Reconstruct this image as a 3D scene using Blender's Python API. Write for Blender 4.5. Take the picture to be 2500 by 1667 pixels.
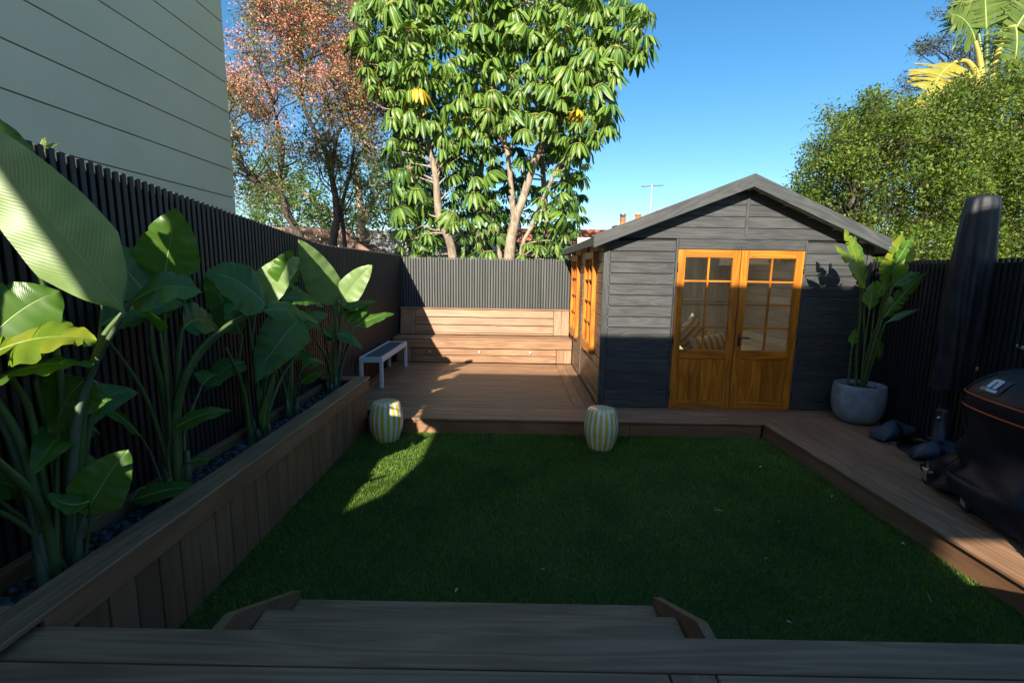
import bpy, bmesh, math, random
import numpy as np
from mathutils import Vector, Matrix
from math import radians, sin, cos, pi, tan, atan2, sqrt

scene = bpy.context.scene
for o in list(bpy.data.objects):
    bpy.data.objects.remove(o)
COL = scene.collection

# ------------------------------------------------------------------ camera
def make_camera():
    p, r, y = radians(8.55), radians(0.88), radians(0.22)
    fw = Vector((-sin(y)*cos(p), cos(y)*cos(p), -sin(p)))
    rt = Vector((cos(y), sin(y), 0))
    up = rt.cross(fw)
    rt2 = rt*cos(r) + up*sin(r)
    up2 = -rt*sin(r) + up*cos(r)
    cam = bpy.data.cameras.new('camera')
    cam.lens = 16.5; cam.sensor_width = 36.0; cam.clip_start = 0.05; cam.clip_end = 600
    o = bpy.data.objects.new('camera', cam); COL.objects.link(o)
    m = Matrix((( rt2.x, up2.x, -fw.x, 0), (rt2.y, up2.y, -fw.y, 0), (rt2.z, up2.z, -fw.z, 1.8), (0,0,0,1)))
    o.matrix_world = m
    scene.camera = o
make_camera()

# ------------------------------------------------------------------ world, sun, exposure
SUN_A, SUN_B = 0.24, 0.50          # light travels +SUN_A in x and -SUN_B in z per metre of y
SUN_EL = atan2(SUN_B, sqrt(1+SUN_A**2))
SUN_ROT = radians(180) + atan2(SUN_A, 1)
world = bpy.data.worlds.new('World'); scene.world = world
world.use_nodes = True
wn = world.node_tree.nodes; wl = world.node_tree.links
for n in list(wn): wn.remove(n)
wo = wn.new('ShaderNodeOutputWorld'); wb = wn.new('ShaderNodeBackground'); ws = wn.new('ShaderNodeTexSky')
ws.sky_type = 'NISHITA'; ws.sun_disc = False
ws.sun_elevation = SUN_EL; ws.sun_rotation = SUN_ROT
ws.altitude = 0; ws.air_density = 1.0; ws.dust_density = 0.8; ws.ozone_density = 2.5
wb.inputs['Strength'].default_value = 0.088
hs = wn.new('ShaderNodeHueSaturation'); hs.inputs['Saturation'].default_value = 1.30; hs.inputs['Hue'].default_value = 0.495
wl.new(ws.outputs[0], hs.inputs['Color']); wl.new(hs.outputs[0], wb.inputs[0]); wl.new(wb.outputs[0], wo.inputs[0])

sl = bpy.data.lights.new('sun', 'SUN'); sl.energy = 5.0; sl.angle = radians(0.5); sl.color = (1.0, 0.90, 0.74)
so = bpy.data.objects.new('sun', sl); COL.objects.link(so)
so.rotation_euler = Vector((SUN_A, 1, -SUN_B)).to_track_quat('-Z', 'Y').to_euler()

scene.view_settings.view_transform = 'Standard'
try: scene.view_settings.look = 'None'
except Exception: pass
scene.view_settings.exposure = 1.2; scene.view_settings.gamma = 1.0
scene.view_settings.use_curve_mapping = False

# ------------------------------------------------------------------ object helpers
W = {}                      # world origin of each object (no rotated parents)
def finish(o, parent, loc):
    COL.objects.link(o)
    loc = Vector(loc); W[o.name] = loc
    if parent is not None:
        o.parent = parent; o.location = loc - W[parent.name]
    else:
        o.location = loc
    return o
def thing(name, loc, label, cat, group=None):
    o = bpy.data.objects.new(name, None); o.empty_display_size = 0.1
    finish(o, None, loc); o['label'] = label; o['category'] = cat
    if group: o['group'] = group
    return o
def tag(o, label, cat, group=None):
    o['label'] = label; o['category'] = cat
    if group: o['group'] = group
    return o
def obj(name, me, parent=None, loc=(0,0,0), mat=None):
    if mat is not None and not me.materials: me.materials.append(mat)
    return finish(bpy.data.objects.new(name, me), parent, loc)
def structure(o): o['kind'] = 'structure'; return o
def stuff(o): o['kind'] = 'stuff'; return o

def mesh(name, verts, faces, smooth=False):
    me = bpy.data.meshes.new(name); me.from_pydata([tuple(v) for v in verts], [], faces); me.update()
    if smooth: me.polygons.foreach_set('use_smooth', [True]*len(me.polygons))
    return me
def mesh_np(name, V, quads, smooth=False, uv=None):
    """V (n,3) array, quads (m,4) array; fast path for big leaf clouds"""
    me = bpy.data.meshes.new(name)
    V = np.asarray(V, np.float32); Q = np.asarray(quads, np.int32); k = Q.shape[1]
    me.vertices.add(len(V)); me.vertices.foreach_set('co', V.ravel())
    me.loops.add(Q.size); me.loops.foreach_set('vertex_index', Q.ravel())
    me.polygons.add(len(Q))
    me.polygons.foreach_set('loop_start', np.arange(0, Q.size, k, dtype=np.int32))
    me.polygons.foreach_set('loop_total', np.full(len(Q), k, np.int32))
    if smooth: me.polygons.foreach_set('use_smooth', np.ones(len(Q), bool))
    me.update(calc_edges=True); me.validate()
    return me
def merge(parts):
    V, F, M = [], [], []
    for p in parts:
        v, f = p[0], p[1]; m = p[2] if len(p) > 2 else 0
        b = len(V); V += [tuple(x) for x in v]; F += [tuple(i+b for i in q) for q in f]; M += [m]*len(f)
    return V, F, M
def merged_mesh(name, parts, mats, smooth=False):
    V, F, M = merge(parts); me = mesh(name, V, F, smooth)
    for m in mats: me.materials.append(m)
    me.polygons.foreach_set('material_index', M)
    return me

def cbox(sx, sy, sz, c=0.004, at=(0,0,0)):
    """chamfered box: 24 verts, 26 faces"""
    c = min(c, sx*.3, sy*.3, sz*.3); h = (sx/2, sy/2, sz/2); V = []; idx = {}
    for sxn in (-1,1):
        for syn in (-1,1):
            for szn in (-1,1):
                s = (sxn, syn, szn)
                for ax in range(3):
                    p = [s[k]*(h[k] - (0 if k == ax else c)) for k in range(3)]
                    idx[(s, ax)] = len(V); V.append((p[0]+at[0], p[1]+at[1], p[2]+at[2]))
    F = []
    for ax in range(3):
        a, b = [k for k in range(3) if k != ax]
        for sg in (-1,1):
            loop = []
            for (p, q) in ((-1,-1),(1,-1),(1,1),(-1,1)):
                s = [0,0,0]; s[ax] = sg; s[a] = p; s[b] = q; loop.append(idx[(tuple(s), ax)])
            if (sg < 0) != (ax == 1): loop.reverse()
            F.append(tuple(loop))
    for ax in range(3):           # edge along ax, between faces a and b
        a, b = [k for k in range(3) if k != ax]
        for p in (-1,1):
            for q in (-1,1):
                s0 = [0,0,0]; s1 = [0,0,0]; s0[ax] = -1; s1[ax] = 1
                s0[a] = s1[a] = p; s0[b] = s1[b] = q; s0 = tuple(s0); s1 = tuple(s1)
                l = [idx[(s0,a)], idx[(s1,a)], idx[(s1,b)], idx[(s0,b)]]
                if (p*q > 0) != (ax == 1): l.reverse()
                F.append(tuple(l))
    for s in {k[0] for k in idx}:
        l = [idx[(s,0)], idx[(s,1)], idx[(s,2)]]
        if s[0]*s[1]*s[2] < 0: l.reverse()
        F.append(tuple(l))
    return V, F
_bc = {}
def box(name, size, centre, mat, parent=None, c=0.004):
    key = (tuple(round(s, 4) for s in size), mat.name, c)
    if key not in _bc:
        me = mesh(name, *cbox(*size, c)); me.materials.append(mat); _bc[key] = me
    return finish(bpy.data.objects.new(name, _bc[key]), parent, centre)
def boxr(name, lo, hi, mat, parent=None, c=0.004):
    s = tuple(hi[k]-lo[k] for k in range(3)); m = tuple((hi[k]+lo[k])/2 for k in range(3))
    return box(name, s, m, mat, parent, c)

def prism(poly, axis, lo, hi):
    """polygon in the two other axes extruded along axis from lo to hi"""
    n = len(poly); V = []
    for t in (lo, hi):
        for a, b in poly:
            V.append({'x': (t,a,b), 'y': (a,t,b), 'z': (a,b,t)}[axis])
    F = [tuple(range(n)), tuple(range(2*n-1, n-1, -1))]
    for i in range(n):
        j = (i+1) % n; F.append((i, i+n, j+n, j))
    return V, F
def fix_normals(me):
    bm = bmesh.new(); bm.from_mesh(me); bmesh.ops.recalc_face_normals(bm, faces=bm.faces); bm.to_mesh(me); bm.free(); return me

def smooth_path(pts, n=10):
    """Catmull-Rom through pts"""
    P = [np.array(p, float) for p in pts]
    if len(P) == 2: return [P[0]*(1-t)+P[1]*t for t in np.linspace(0,1,n)]
    P = [2*P[0]-P[1]] + P + [2*P[-1]-P[-2]]; out = []
    for i in range(1, len(P)-2):
        a, b, c_, d = P[i-1], P[i], P[i+1], P[i+2]
        for t in np.linspace(0, 1, n, endpoint=False):
            out.append(.5*((2*b)+(-a+c_)*t+(2*a-5*b+4*c_-d)*t*t+(-a+3*b-3*c_+d)*t**3))
    out.append(P[-2]); return out
def tube(path, radii, k=8, cap=True):
    path = [np.array(p, float) for p in path]; n = len(path)
    if np.isscalar(radii): radii = [radii]*n
    elif len(radii) == 2: radii = list(np.linspace(radii[0], radii[1], n))
    V, F = [], []; prev = None
    for i in range(n):
        t = path[min(i+1, n-1)] - path[max(i-1, 0)]; t = t/(np.linalg.norm(t)+1e-9)
        if prev is None:
            u = np.cross(t, [0,0,1.0]); 
            if np.linalg.norm(u) < 1e-3: u = np.cross(t, [1.0,0,0])
        else: u = prev - t*(prev@t)
        u = u/(np.linalg.norm(u)+1e-9); prev = u; w = np.cross(t, u)
        for j in range(k):
            a = 2*pi*j/k; V.append(path[i] + (u*cos(a)+w*sin(a))*radii[i])
    for i in range(n-1):
        for j in range(k):
            F.append((i*k+j, i*k+(j+1)%k, (i+1)*k+(j+1)%k, (i+1)*k+j))
    if cap: F.append(tuple(range(k-1,-1,-1))); F.append(tuple(range((n-1)*k, n*k)))
    return V, F
def lathe(profile, k=48, at=(0,0,0), close=False):
    V, F = [], []
    for r, z in profile:
        for j in range(k): a = 2*pi*j/k; V.append((at[0]+r*cos(a), at[1]+r*sin(a), at[2]+z))
    n = len(profile)
    for i in range(n-1):
        for j in range(k): F.append((i*k+j, i*k+(j+1)%k, (i+1)*k+(j+1)%k, (i+1)*k+j))
    return V, F

# ------------------------------------------------------------------ materials
def new_mat(name):
    m = bpy.data.materials.new(name); m.use_nodes = True
    nt = m.node_tree; b = nt.nodes['Principled BSDF']; return m, nt, b
def lk(nt, a, b): nt.links.new(a, b)
def nd(nt, t, **kw):
    n = nt.nodes.new(t)
    for k, v in kw.items():
        if hasattr(n, k): setattr(n, k, v)
        else: n.inputs[k].default_value = v
    return n
def ramp(nt, stops, fac=None):
    r = nt.nodes.new('ShaderNodeValToRGB'); el = r.color_ramp.elements
    while len(el) < len(stops): el.new(0.5)
    for e, (p, c_) in zip(el, stops): e.position = p; e.color = (c_[0], c_[1], c_[2], 1)
    if fac is not None: lk(nt, fac, r.inputs[0])
    return r
def math_n(nt, op, a, b=None):
    n = nt.nodes.new('ShaderNodeMath'); n.operation = op
    for i, x in enumerate((a, b)):
        if x is None: continue
        if isinstance(x, (int, float)): n.inputs[i].default_value = x
        else: lk(nt, x, n.inputs[i])
    return n.outputs[0]
def mixc(nt, mode, fac, a, b):
    n = nt.nodes.new('ShaderNodeMix'); n.data_type = 'RGBA'; n.blend_type = mode
    for sock, x in ((n.inputs[0], fac), (n.inputs[6], a), (n.inputs[7], b)):
        if isinstance(x, (int, float)): sock.default_value = x
        elif isinstance(x, tuple): sock.default_value = (*x[:3], 1)
        else: lk(nt, x, sock)
    return n.outputs[2]
def obj_coords(nt, scale, rnd=True):
    tc = nt.nodes.new('ShaderNodeTexCoord'); mp = nt.nodes.new('ShaderNodeMapping')
    lk(nt, tc.outputs['Object'], mp.inputs[0]); mp.inputs['Scale'].default_value = scale
    if rnd:
        oi = nt.nodes.new('ShaderNodeObjectInfo'); cx = nt.nodes.new('ShaderNodeCombineXYZ')
        lk(nt, math_n(nt, 'MULTIPLY', oi.outputs['Random'], 37.3), cx.inputs[0])
        lk(nt, math_n(nt, 'MULTIPLY', oi.outputs['Random'], 91.7), cx.inputs[1])
        lk(nt, math_n(nt, 'MULTIPLY', oi.outputs['Random'], 13.1), cx.inputs[2])
        va = nt.nodes.new('ShaderNodeVectorMath'); va.operation = 'ADD'
        lk(nt, mp.outputs[0], va.inputs[0]); lk(nt, cx.outputs[0], va.inputs[1])
        return va.outputs[0], oi.outputs['Random']
    return mp.outputs[0], None

def wood(name, dark, light, axis, rough=.55, along=.55, across=5.0, bands=7, fibre=.35, spec=.35, bump=.15, contrast=1.0, sharp=1.0):
    m, nt, b = new_mat(name)
    sc = [across]*3; sc['xyz'.index(axis)] = along
    co, rnd = obj_coords(nt, sc)
    n1 = nd(nt, 'ShaderNodeTexNoise'); n1.inputs['Scale'].default_value = 1.0; n1.inputs['Detail'].default_value = 2.0; n1.inputs['Distortion'].default_value = .5
    lk(nt, co, n1.inputs['Vector'])
    pp = nt.nodes.new('ShaderNodeMath'); pp.operation = 'PINGPONG'; pp.inputs[1].default_value = 1.0
    lk(nt, math_n(nt, 'MULTIPLY', n1.outputs[0], bands*2.0), pp.inputs[0])
    fs = [160.0]*3; fs['xyz'.index(axis)] = 4.0
    co2, _ = obj_coords(nt, fs)
    n2 = nd(nt, 'ShaderNodeTexNoise'); n2.inputs['Scale'].default_value = 1.0; n2.inputs['Detail'].default_value = 3.0
    lk(nt, co2, n2.inputs['Vector'])
    f = math_n(nt, 'ADD', math_n(nt, 'MULTIPLY', math_n(nt, 'POWER', pp.outputs[0], sharp), 1-fibre), math_n(nt, 'MULTIPLY', n2.outputs[0], fibre))
    mid = tuple((dark[i]+light[i])/2 for i in range(3))
    lo = tuple(mid[i]+(dark[i]-mid[i])*contrast for i in range(3)); hi = tuple(mid[i]+(light[i]-mid[i])*contrast for i in range(3))
    r = ramp(nt, [(0.1, lo), (0.5, mid), (0.9, hi)], f)
    v = math_n(nt, 'ADD', math_n(nt, 'MULTIPLY', rnd, .28), .86)      # board-to-board tone
    cv = nt.nodes.new('ShaderNodeCombineXYZ')
    for i in range(3): lk(nt, v, cv.inputs[i])
    col = mixc(nt, 'MULTIPLY', 1.0, r.outputs[0], cv.outputs[0])
    co3, _ = obj_coords(nt, (2.1, 2.1, 2.1))
    n3 = nd(nt, 'ShaderNodeTexNoise'); n3.inputs['Scale'].default_value = 1.0; n3.inputs['Detail'].default_value = 5.0
    lk(nt, co3, n3.inputs['Vector'])
    dirt = ramp(nt, [(.35, (.82,.82,.83)), (.6, (1,1,1))], n3.outputs[0])
    col = mixc(nt, 'MULTIPLY', 1.0, col, dirt.outputs[0])
    lk(nt, col, b.inputs['Base Color'])
    rr = math_n(nt, 'ADD', math_n(nt, 'MULTIPLY', n3.outputs[0], .25), rough-.12)
    lk(nt, rr, b.inputs['Roughness']); b.inputs['Specular IOR Level'].default_value = spec
    bp = nt.nodes.new('ShaderNodeBump'); bp.inputs['Strength'].default_value = bump; bp.inputs['Distance'].default_value = .004
    lk(nt, f, bp.inputs['Height']); lk(nt, bp.outputs[0], b.inputs['Normal'])
    return m

def plain(name, col, rough=.5, metal=0, spec=.5, var=.12, scale=6, bump=0, bscale=40, coat=0):
    m, nt, b = new_mat(name)
    co, _ = obj_coords(nt, (scale,)*3)
    n = nd(nt, 'ShaderNodeTexNoise'); n.inputs['Scale'].default_value = 1.0; n.inputs['Detail'].default_value = 6.0; n.inputs['Roughness'].default_value = .6
    lk(nt, co, n.inputs['Vector'])
    r = ramp(nt, [(.3, tuple(k*(1-var) for k in col)), (.7, tuple(min(1, k*(1+var)) for k in col))], n.outputs[0])
    lk(nt, r.outputs[0], b.inputs['Base Color'])
    lk(nt, math_n(nt, 'ADD', math_n(nt, 'MULTIPLY', n.outputs[0], .2), rough-.1), b.inputs['Roughness'])
    b.inputs['Metallic'].default_value = metal; b.inputs['Specular IOR Level'].default_value = spec
    b.inputs['Coat Weight'].default_value = coat
    if bump:
        co2, _ = obj_coords(nt, (bscale,)*3)
        n2 = nd(nt, 'ShaderNodeTexNoise'); n2.inputs['Scale'].default_value = 1.0; n2.inputs['Detail'].default_value = 4.0
        lk(nt, co2, n2.inputs['Vector'])
        bp = nt.nodes.new('ShaderNodeBump'); bp.inputs['Strength'].default_value = bump; bp.inputs['Distance'].default_value = .01
        lk(nt, n2.outputs[0], bp.inputs['Height']); lk(nt, bp.outputs[0], b.inputs['Normal'])
    return m

def leafmat(name, stops, trans, tfac=.35, rough=.45, spec=.5, veins=False, coat=0.0, patch=0.0):
    """stops: base colours picked at random for every leaf (mesh island)"""
    m, nt, b = new_mat(name)
    g = nt.nodes.new('ShaderNodeNewGeometry')
    r = ramp(nt, stops, g.outputs['Random Per Island'])
    col = r.outputs[0]
    if patch:
        pc_, _ = obj_coords(nt, (patch,)*3, False); pn_ = nd(nt, 'ShaderNodeTexNoise'); pn_.inputs['Scale'].default_value = 1.0; pn_.inputs['Detail'].default_value = 4.0
        lk(nt, pc_, pn_.inputs['Vector'])
        col = mixc(nt, 'MULTIPLY', 1.0, col, ramp(nt, [(.32,(.62,.66,.6)),(.5,(1,1,1)),(.68,(1.25,1.2,1.1))], pn_.outputs[0]).outputs[0])
    if veins:
        tc = nt.nodes.new('ShaderNodeTexCoord'); sp = nt.nodes.new('ShaderNodeSeparateXYZ'); lk(nt, tc.outputs['UV'], sp.inputs[0])
        ph = math_n(nt, 'SUBTRACT', math_n(nt, 'MULTIPLY', sp.outputs[0], 330.0), math_n(nt, 'MULTIPLY', math_n(nt, 'ABSOLUTE', sp.outputs[1]), 45.0))
        sn = math_n(nt, 'SINE', ph)
        co, _ = obj_coords(nt, (9, 9, 9)); n = nd(nt, 'ShaderNodeTexNoise'); n.inputs['Scale'].default_value = 1.0; n.inputs['Detail'].default_value = 4.0
        lk(nt, co, n.inputs['Vector'])
        col = mixc(nt, 'MULTIPLY', .55, col, ramp(nt, [(.3, (.62,.7,.6)), (.65, (1.1,1.1,1.0))], n.outputs[0]).outputs[0])
        col = mixc(nt, 'MULTIPLY', .10, col, ramp(nt, [(0, (.75,.78,.7)), (1, (1,1,1))], math_n(nt, 'ADD', math_n(nt, 'MULTIPLY', sn, .5), .5)).outputs[0])
        bp = nt.nodes.new('ShaderNodeBump'); bp.inputs['Strength'].default_value = .11; bp.inputs['Distance'].default_value = .002
        lk(nt, sn, bp.inputs['Height']); lk(nt, bp.outputs[0], b.inputs['Normal'])
    lk(nt, col, b.inputs['Base Color'])
    b.inputs['Roughness'].default_value = rough; b.inputs['Specular IOR Level'].default_value = spec
    b.inputs['Coat Weight'].default_value = coat; b.inputs['Coat Roughness'].default_value = .2
    tr = nt.nodes.new('ShaderNodeBsdfTranslucent')
    lk(nt, mixc(nt, 'MULTIPLY', 1.0, (trans[0]*3, trans[1]*3, trans[2]*3), mixc(nt, 'MIX', .5, col, (.33,.33,.33))), tr.inputs['Color'])
    mx = nt.nodes.new('ShaderNodeMixShader'); mx.inputs[0].default_value = tfac
    lk(nt, b.outputs[0], mx.inputs[1]); lk(nt, tr.outputs[0], mx.inputs[2])
    lk(nt, mx.outputs[0], nt.nodes['Material Output'].inputs['Surface'])
    return m

DK, LT = (.215,.114,.060), (.44,.262,.152)
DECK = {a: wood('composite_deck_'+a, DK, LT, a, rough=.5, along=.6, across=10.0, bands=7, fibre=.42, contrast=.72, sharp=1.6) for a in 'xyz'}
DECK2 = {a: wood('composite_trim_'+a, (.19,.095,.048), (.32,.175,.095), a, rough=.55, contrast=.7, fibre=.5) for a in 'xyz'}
PINE = {a: wood('honey_stained_pine_'+a, (.35,.100,.007), (.63,.215,.015), a, rough=.38, spec=.5, along=.8, across=7, bands=6, fibre=.3, bump=.08) for a in 'xyz'}
CHAR = {a: wood('charcoal_painted_timber_'+a, (.032,.035,.037), (.074,.078,.079), a, rough=.5, spec=.45, along=.9, across=9, bands=9, fibre=.45, bump=.3) for a in 'xyz'}
SIDE = {a: wood('charcoal_cladding_deck_reflection_'+a, (.085,.058,.040), (.15,.105,.072), a, rough=.42, spec=.5, along=.9, across=9, bands=8, fibre=.4, bump=.2) for a in 'xyz'}  # charcoal paint with the sunlit deck's brown reflection mixed into its colour
INNER = {a: wood('pale_lining_board_'+a, (.66,.60,.50), (.78,.72,.62), a, rough=.6, bump=.05) for a in 'xyz'}
SLAT = wood('black_fence_slat', (.012,.013,.0145), (.027,.028,.030), 'z', rough=.5, spec=.45, along=.6, across=20, bands=3, bump=.1)
SLATB = wood('charcoal_fence_slat', (.050,.055,.054), (.095,.102,.100), 'z', rough=.55, spec=.4, along=.6, across=20, bands=3, bump=.1)
BACKING = plain('fence_backing_black', (.006,.006,.007), .8)
WHITE = plain('white_powder_coat', (.72,.74,.76), .35, var=.03)
GREYPANEL = plain('slate_grey_mesh_fabric', (.085,.105,.15), .6, var=.1, scale=30, bump=.2, bscale=400)
CONCRETE = plain('blue_grey_concrete', (.21,.245,.28), .75, var=.28, scale=9, bump=.25, bscale=60)
SOIL = plain('dark_soil', (.018,.014,.011), .9, bump=.6, bscale=80)
SLATE = leafmat('slate_chip', [(0,(.02,.026,.03)),(.6,(.05,.065,.075)),(1,(.10,.12,.13))], (.02,.02,.02), tfac=0.0, rough=.5)
CANVAS = plain('black_cover_fabric', (.007,.009,.014), .55, spec=.4, var=.3, scale=4, bump=.7, bscale=7)
NAVY = plain('navy_sandbag_vinyl', (.028,.046,.075), .5, var=.2, scale=8, bump=.4, bscale=14)
ORANGE = plain('orange_piping', (.75,.10,.035), .45, var=.05)
CHROME = plain('chrome_metal', (.6,.62,.65), .22, metal=1.0)
RUBBER = plain('black_rubber', (.012,.012,.013), .6)
DARKMETAL = plain('dark_metal', (.03,.032,.035), .4, metal=.6)
BLACKIRON = plain('black_hardware', (.01,.01,.011), .35)
ALU = plain('brushed_aluminium', (.55,.56,.57), .35, metal=.9)

# ================================================================== SETTING
HD = 0.18           # garden deck height
ZU = 0.55           # upper deck height
rng = np.random.default_rng(7)

gm, gnt, gb = new_mat('garden_earth')
gco, _ = obj_coords(gnt, (.5,.5,.5), False)
gn = nd(gnt, 'ShaderNodeTexNoise'); gn.inputs['Scale'].default_value = 1; gn.inputs['Detail'].default_value = 8
lk(gnt, gco, gn.inputs['Vector'])
lk(gnt, ramp(gnt, [(.35,(.05,.06,.03)),(.65,(.11,.10,.06))], gn.outputs[0]).outputs[0], gb.inputs['Base Color']); gb.inputs['Roughness'].default_value = .95
ground = structure(obj('ground', mesh('ground', [(-300,-300,0),(300,-300,0),(300,300,0),(-300,300,0)], [(0,1,2,3)]), None, (0,0,-.06), gm))

# ---- artificial lawn: backing sheet and blades
tm, tnt, tb = new_mat('turf_backing'); tb.inputs['Base Color'].default_value = (.03,.062,.012,1); tb.inputs['Roughness'].default_value = .9
LX0, LX1, LY0, LY1 = -1.66, 2.79, 1.40, 5.03
structure(obj('lawn', mesh('lawn', [(LX0,LY0,0),(LX1,LY0,0),(LX1,LY1,0),(LX0,LY1,0)], [(0,1,2,3)]), None, (0,0,0), tm))
TURF = leafmat('turf_blade', [(0,(.055,.13,.010)),(.45,(.10,.215,.018)),(.8,(.16,.285,.03)),(.95,(.25,.28,.07)),(1,(.28,.24,.09))], (.14,.32,.02), tfac=.3, rough=.45, spec=.35, patch=2.2)
def turf():
    r = np.random.default_rng(3); N = 230000
    # denser close to the viewer's end where single blades can be told apart
    x = r.uniform(LX0+.01, LX1-.01, N); y = LY0+.02 + (LY1-LY0-.04)*r.random(N)**1.25
    # tufts lean together; lean direction drifts over the lawn
    a = 2*pi*r.random(N); lean = r.uniform(.25, .9, N)
    dirx = np.sin(3.1*x+1.3*y)*.5; diry = np.cos(2.3*y-1.7*x)*.4
    h = r.uniform(.014, .025, N); w = r.uniform(.0010, .0022, N)*(.6+y/5*.9)
    dx = (np.cos(a)*.6+dirx)*lean*h; dy = (np.sin(a)*.6+diry)*lean*h
    px = -np.sin(a)*w; py = np.cos(a)*w
    base = np.stack([x, y, np.zeros(N)], 1); mid = base + np.stack([dx*.35, dy*.35, h*.6], 1); tip = base + np.stack([dx, dy, h], 1)
    off = np.stack([px, py, np.zeros(N)], 1)
    V = np.stack([base-off, base+off, mid+off*.8, mid-off*.8, tip+off*.15, tip-off*.15], 1).reshape(-1, 3)
    i = np.arange(N)[:, None]*6
    Q = np.concatenate([i+np.array([[0,1,2,3]]), i+np.array([[3,2,4,5]])], 0)
    o = stuff(obj('turf_blades', mesh_np('turf_blades', V, Q), None, (0,0,0.001), TURF))
    o['label'] = 'short green artificial turf covering the sunken lawn'; o['category'] = 'turf'
turf()

# ---- garden deck (rear platform and the strip along the right fence)
deck = structure(bpy.data.objects.new('deck', mesh('deck_bearers', *merge([cbox(5.9, 3.3, .1, .003, (1.06, 6.75, .085)), cbox(1.36, 3.6, .1, .003, (3.50, 3.3, .085))])[:2])))
deck.data.materials.append(BACKING); finish(deck, None, (0,0,0))
P = .1425; BW = .1335; TH = .023
def dboard(x0, x1, y0, y1, z=HD, parent=deck, ax=None):
    ax = ax or ('x' if (x1-x0) > (y1-y0) else 'y')
    return boxr('deck_board', (x0, y0, z-TH), (x1, y1, z), DECK[ax], parent, .003)
for i in range(22):
    y0 = 5.0 + i*P; y1 = y0 + BW
    if i == 0: dboard(-1.600, 2.758, y0-.01, y1)
    elif i < 4: dboard(-1.602 if y0 < 5.19 else -1.975, 4.14, y0, y1)
    else:
        dboard(-1.975, .742, y0, y1)
for x0 in (.748, .8905): dboard(x0, x0+.136, 5.0+4*P, 8.13)
dboard(-2.115, -1.981, 5.215, 8.13)
for i in range(10):
    x0 = 2.764 + i*P
    dboard(x0, min(x0+BW, 4.15), 1.475, 5.1365)
# fascias
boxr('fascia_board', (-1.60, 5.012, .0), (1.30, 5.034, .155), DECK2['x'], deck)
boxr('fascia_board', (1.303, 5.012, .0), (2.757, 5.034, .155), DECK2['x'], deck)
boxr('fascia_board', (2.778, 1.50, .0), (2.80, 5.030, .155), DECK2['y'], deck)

# ---- upper deck on which the photographer stands
upper = structure(bpy.data.objects.new('upper_deck', mesh('upper_deck_bearers', *merge([cbox(6.2, 3.0, .3, .003, (1.05, -.12, .36))])[:2])))
upper.data.materials.append(BACKING); finish(upper, None, (0,0,0))
def uboard(x0, x1, y0, y1, ax='x'):
    return boxr('deck_board', (x0, y0, ZU-TH), (x1, y1, ZU), DECK[ax], upper, .004)
uboard(-2.10, 4.15, 1.322, 1.466)
boxr('deck_board', (.510, -1.7, ZU-TH), (.652, 1.315, ZU), DECK['y'], upper, .004)
for i in range(21):
    y1 = 1.315 - i*P; uboard(-2.10, .504, y1-BW, y1); uboard(.658, 4.15, y1-BW, y1)
boxr('fascia_board', (-1.60, 1.43, .36), (4.15, 1.452, .525), DECK2['x'], upper)
boxr('fascia_board', (-1.60, 1.43, .0), (4.15, 1.452, .355), DECK2['x'], upper)

# ---- steps down to the lawn
steps = thing('garden_steps', (-.165, 1.46, 0), 'low two-tread timber steps with angled side boards leading down to the lawn', 'steps')
boxr('tread', (-1.032, 1.470, .345), (.703, 1.790, .370), DECK['x'], steps)
boxr('tread', (-1.036, 1.770, .165), (.706, 2.090, .190), DECK['x'], steps)
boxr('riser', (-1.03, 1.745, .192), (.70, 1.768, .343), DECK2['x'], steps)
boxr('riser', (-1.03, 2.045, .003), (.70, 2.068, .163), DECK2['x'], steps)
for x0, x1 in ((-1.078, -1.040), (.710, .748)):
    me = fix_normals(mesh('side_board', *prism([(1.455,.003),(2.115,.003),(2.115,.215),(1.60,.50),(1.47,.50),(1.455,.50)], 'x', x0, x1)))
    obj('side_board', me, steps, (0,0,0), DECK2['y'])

# ---- planter box along the left fence
PX, PY0, PY1 = -1.66, 1.42, 5.165
planter = thing('planter_box', (-1.85, 3.3, 0), 'long raised timber planter with capped rim along the black fence', 'planter')
boxr('cap_board', (-1.768, 1.30, .577), (-1.615, 3.90, .600), DECK['y'], planter)
boxr('cap_board', (-1.768, 3.903, .577), (-1.615, 5.170, .600), DECK['y'], planter)
boxr('cap_board', (-2.12, 5.03, .577), (-1.771, 5.168, .600), DECK['x'], planter)
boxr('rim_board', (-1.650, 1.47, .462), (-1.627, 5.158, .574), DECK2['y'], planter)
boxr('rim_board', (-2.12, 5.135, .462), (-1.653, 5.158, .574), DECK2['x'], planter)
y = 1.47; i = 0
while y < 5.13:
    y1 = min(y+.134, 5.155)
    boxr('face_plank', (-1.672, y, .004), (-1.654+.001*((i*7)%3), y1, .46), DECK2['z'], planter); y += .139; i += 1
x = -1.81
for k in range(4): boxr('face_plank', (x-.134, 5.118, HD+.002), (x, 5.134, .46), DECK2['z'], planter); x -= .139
boxr('inner_wall', (-1.735, 1.45, .0), (-1.690, 5.10, .574), BACKING, planter)
boxr('end_wall', (-2.12, 5.04, .0), (-1.737, 5.085, .574), BACKING, planter)
boxr('back_sleeper', (-2.125, 1.45, .30), (-2.075, 5.03, .545), DECK2['y'], planter)
boxr('end_board', (-2.12, 1.36, .577), (-1.771, 1.50, .600), DECK['x'], planter)
boxr('soil', (-2.073, 1.45, .02), (-1.738, 5.038, .445), SOIL, planter, .001)
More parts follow.
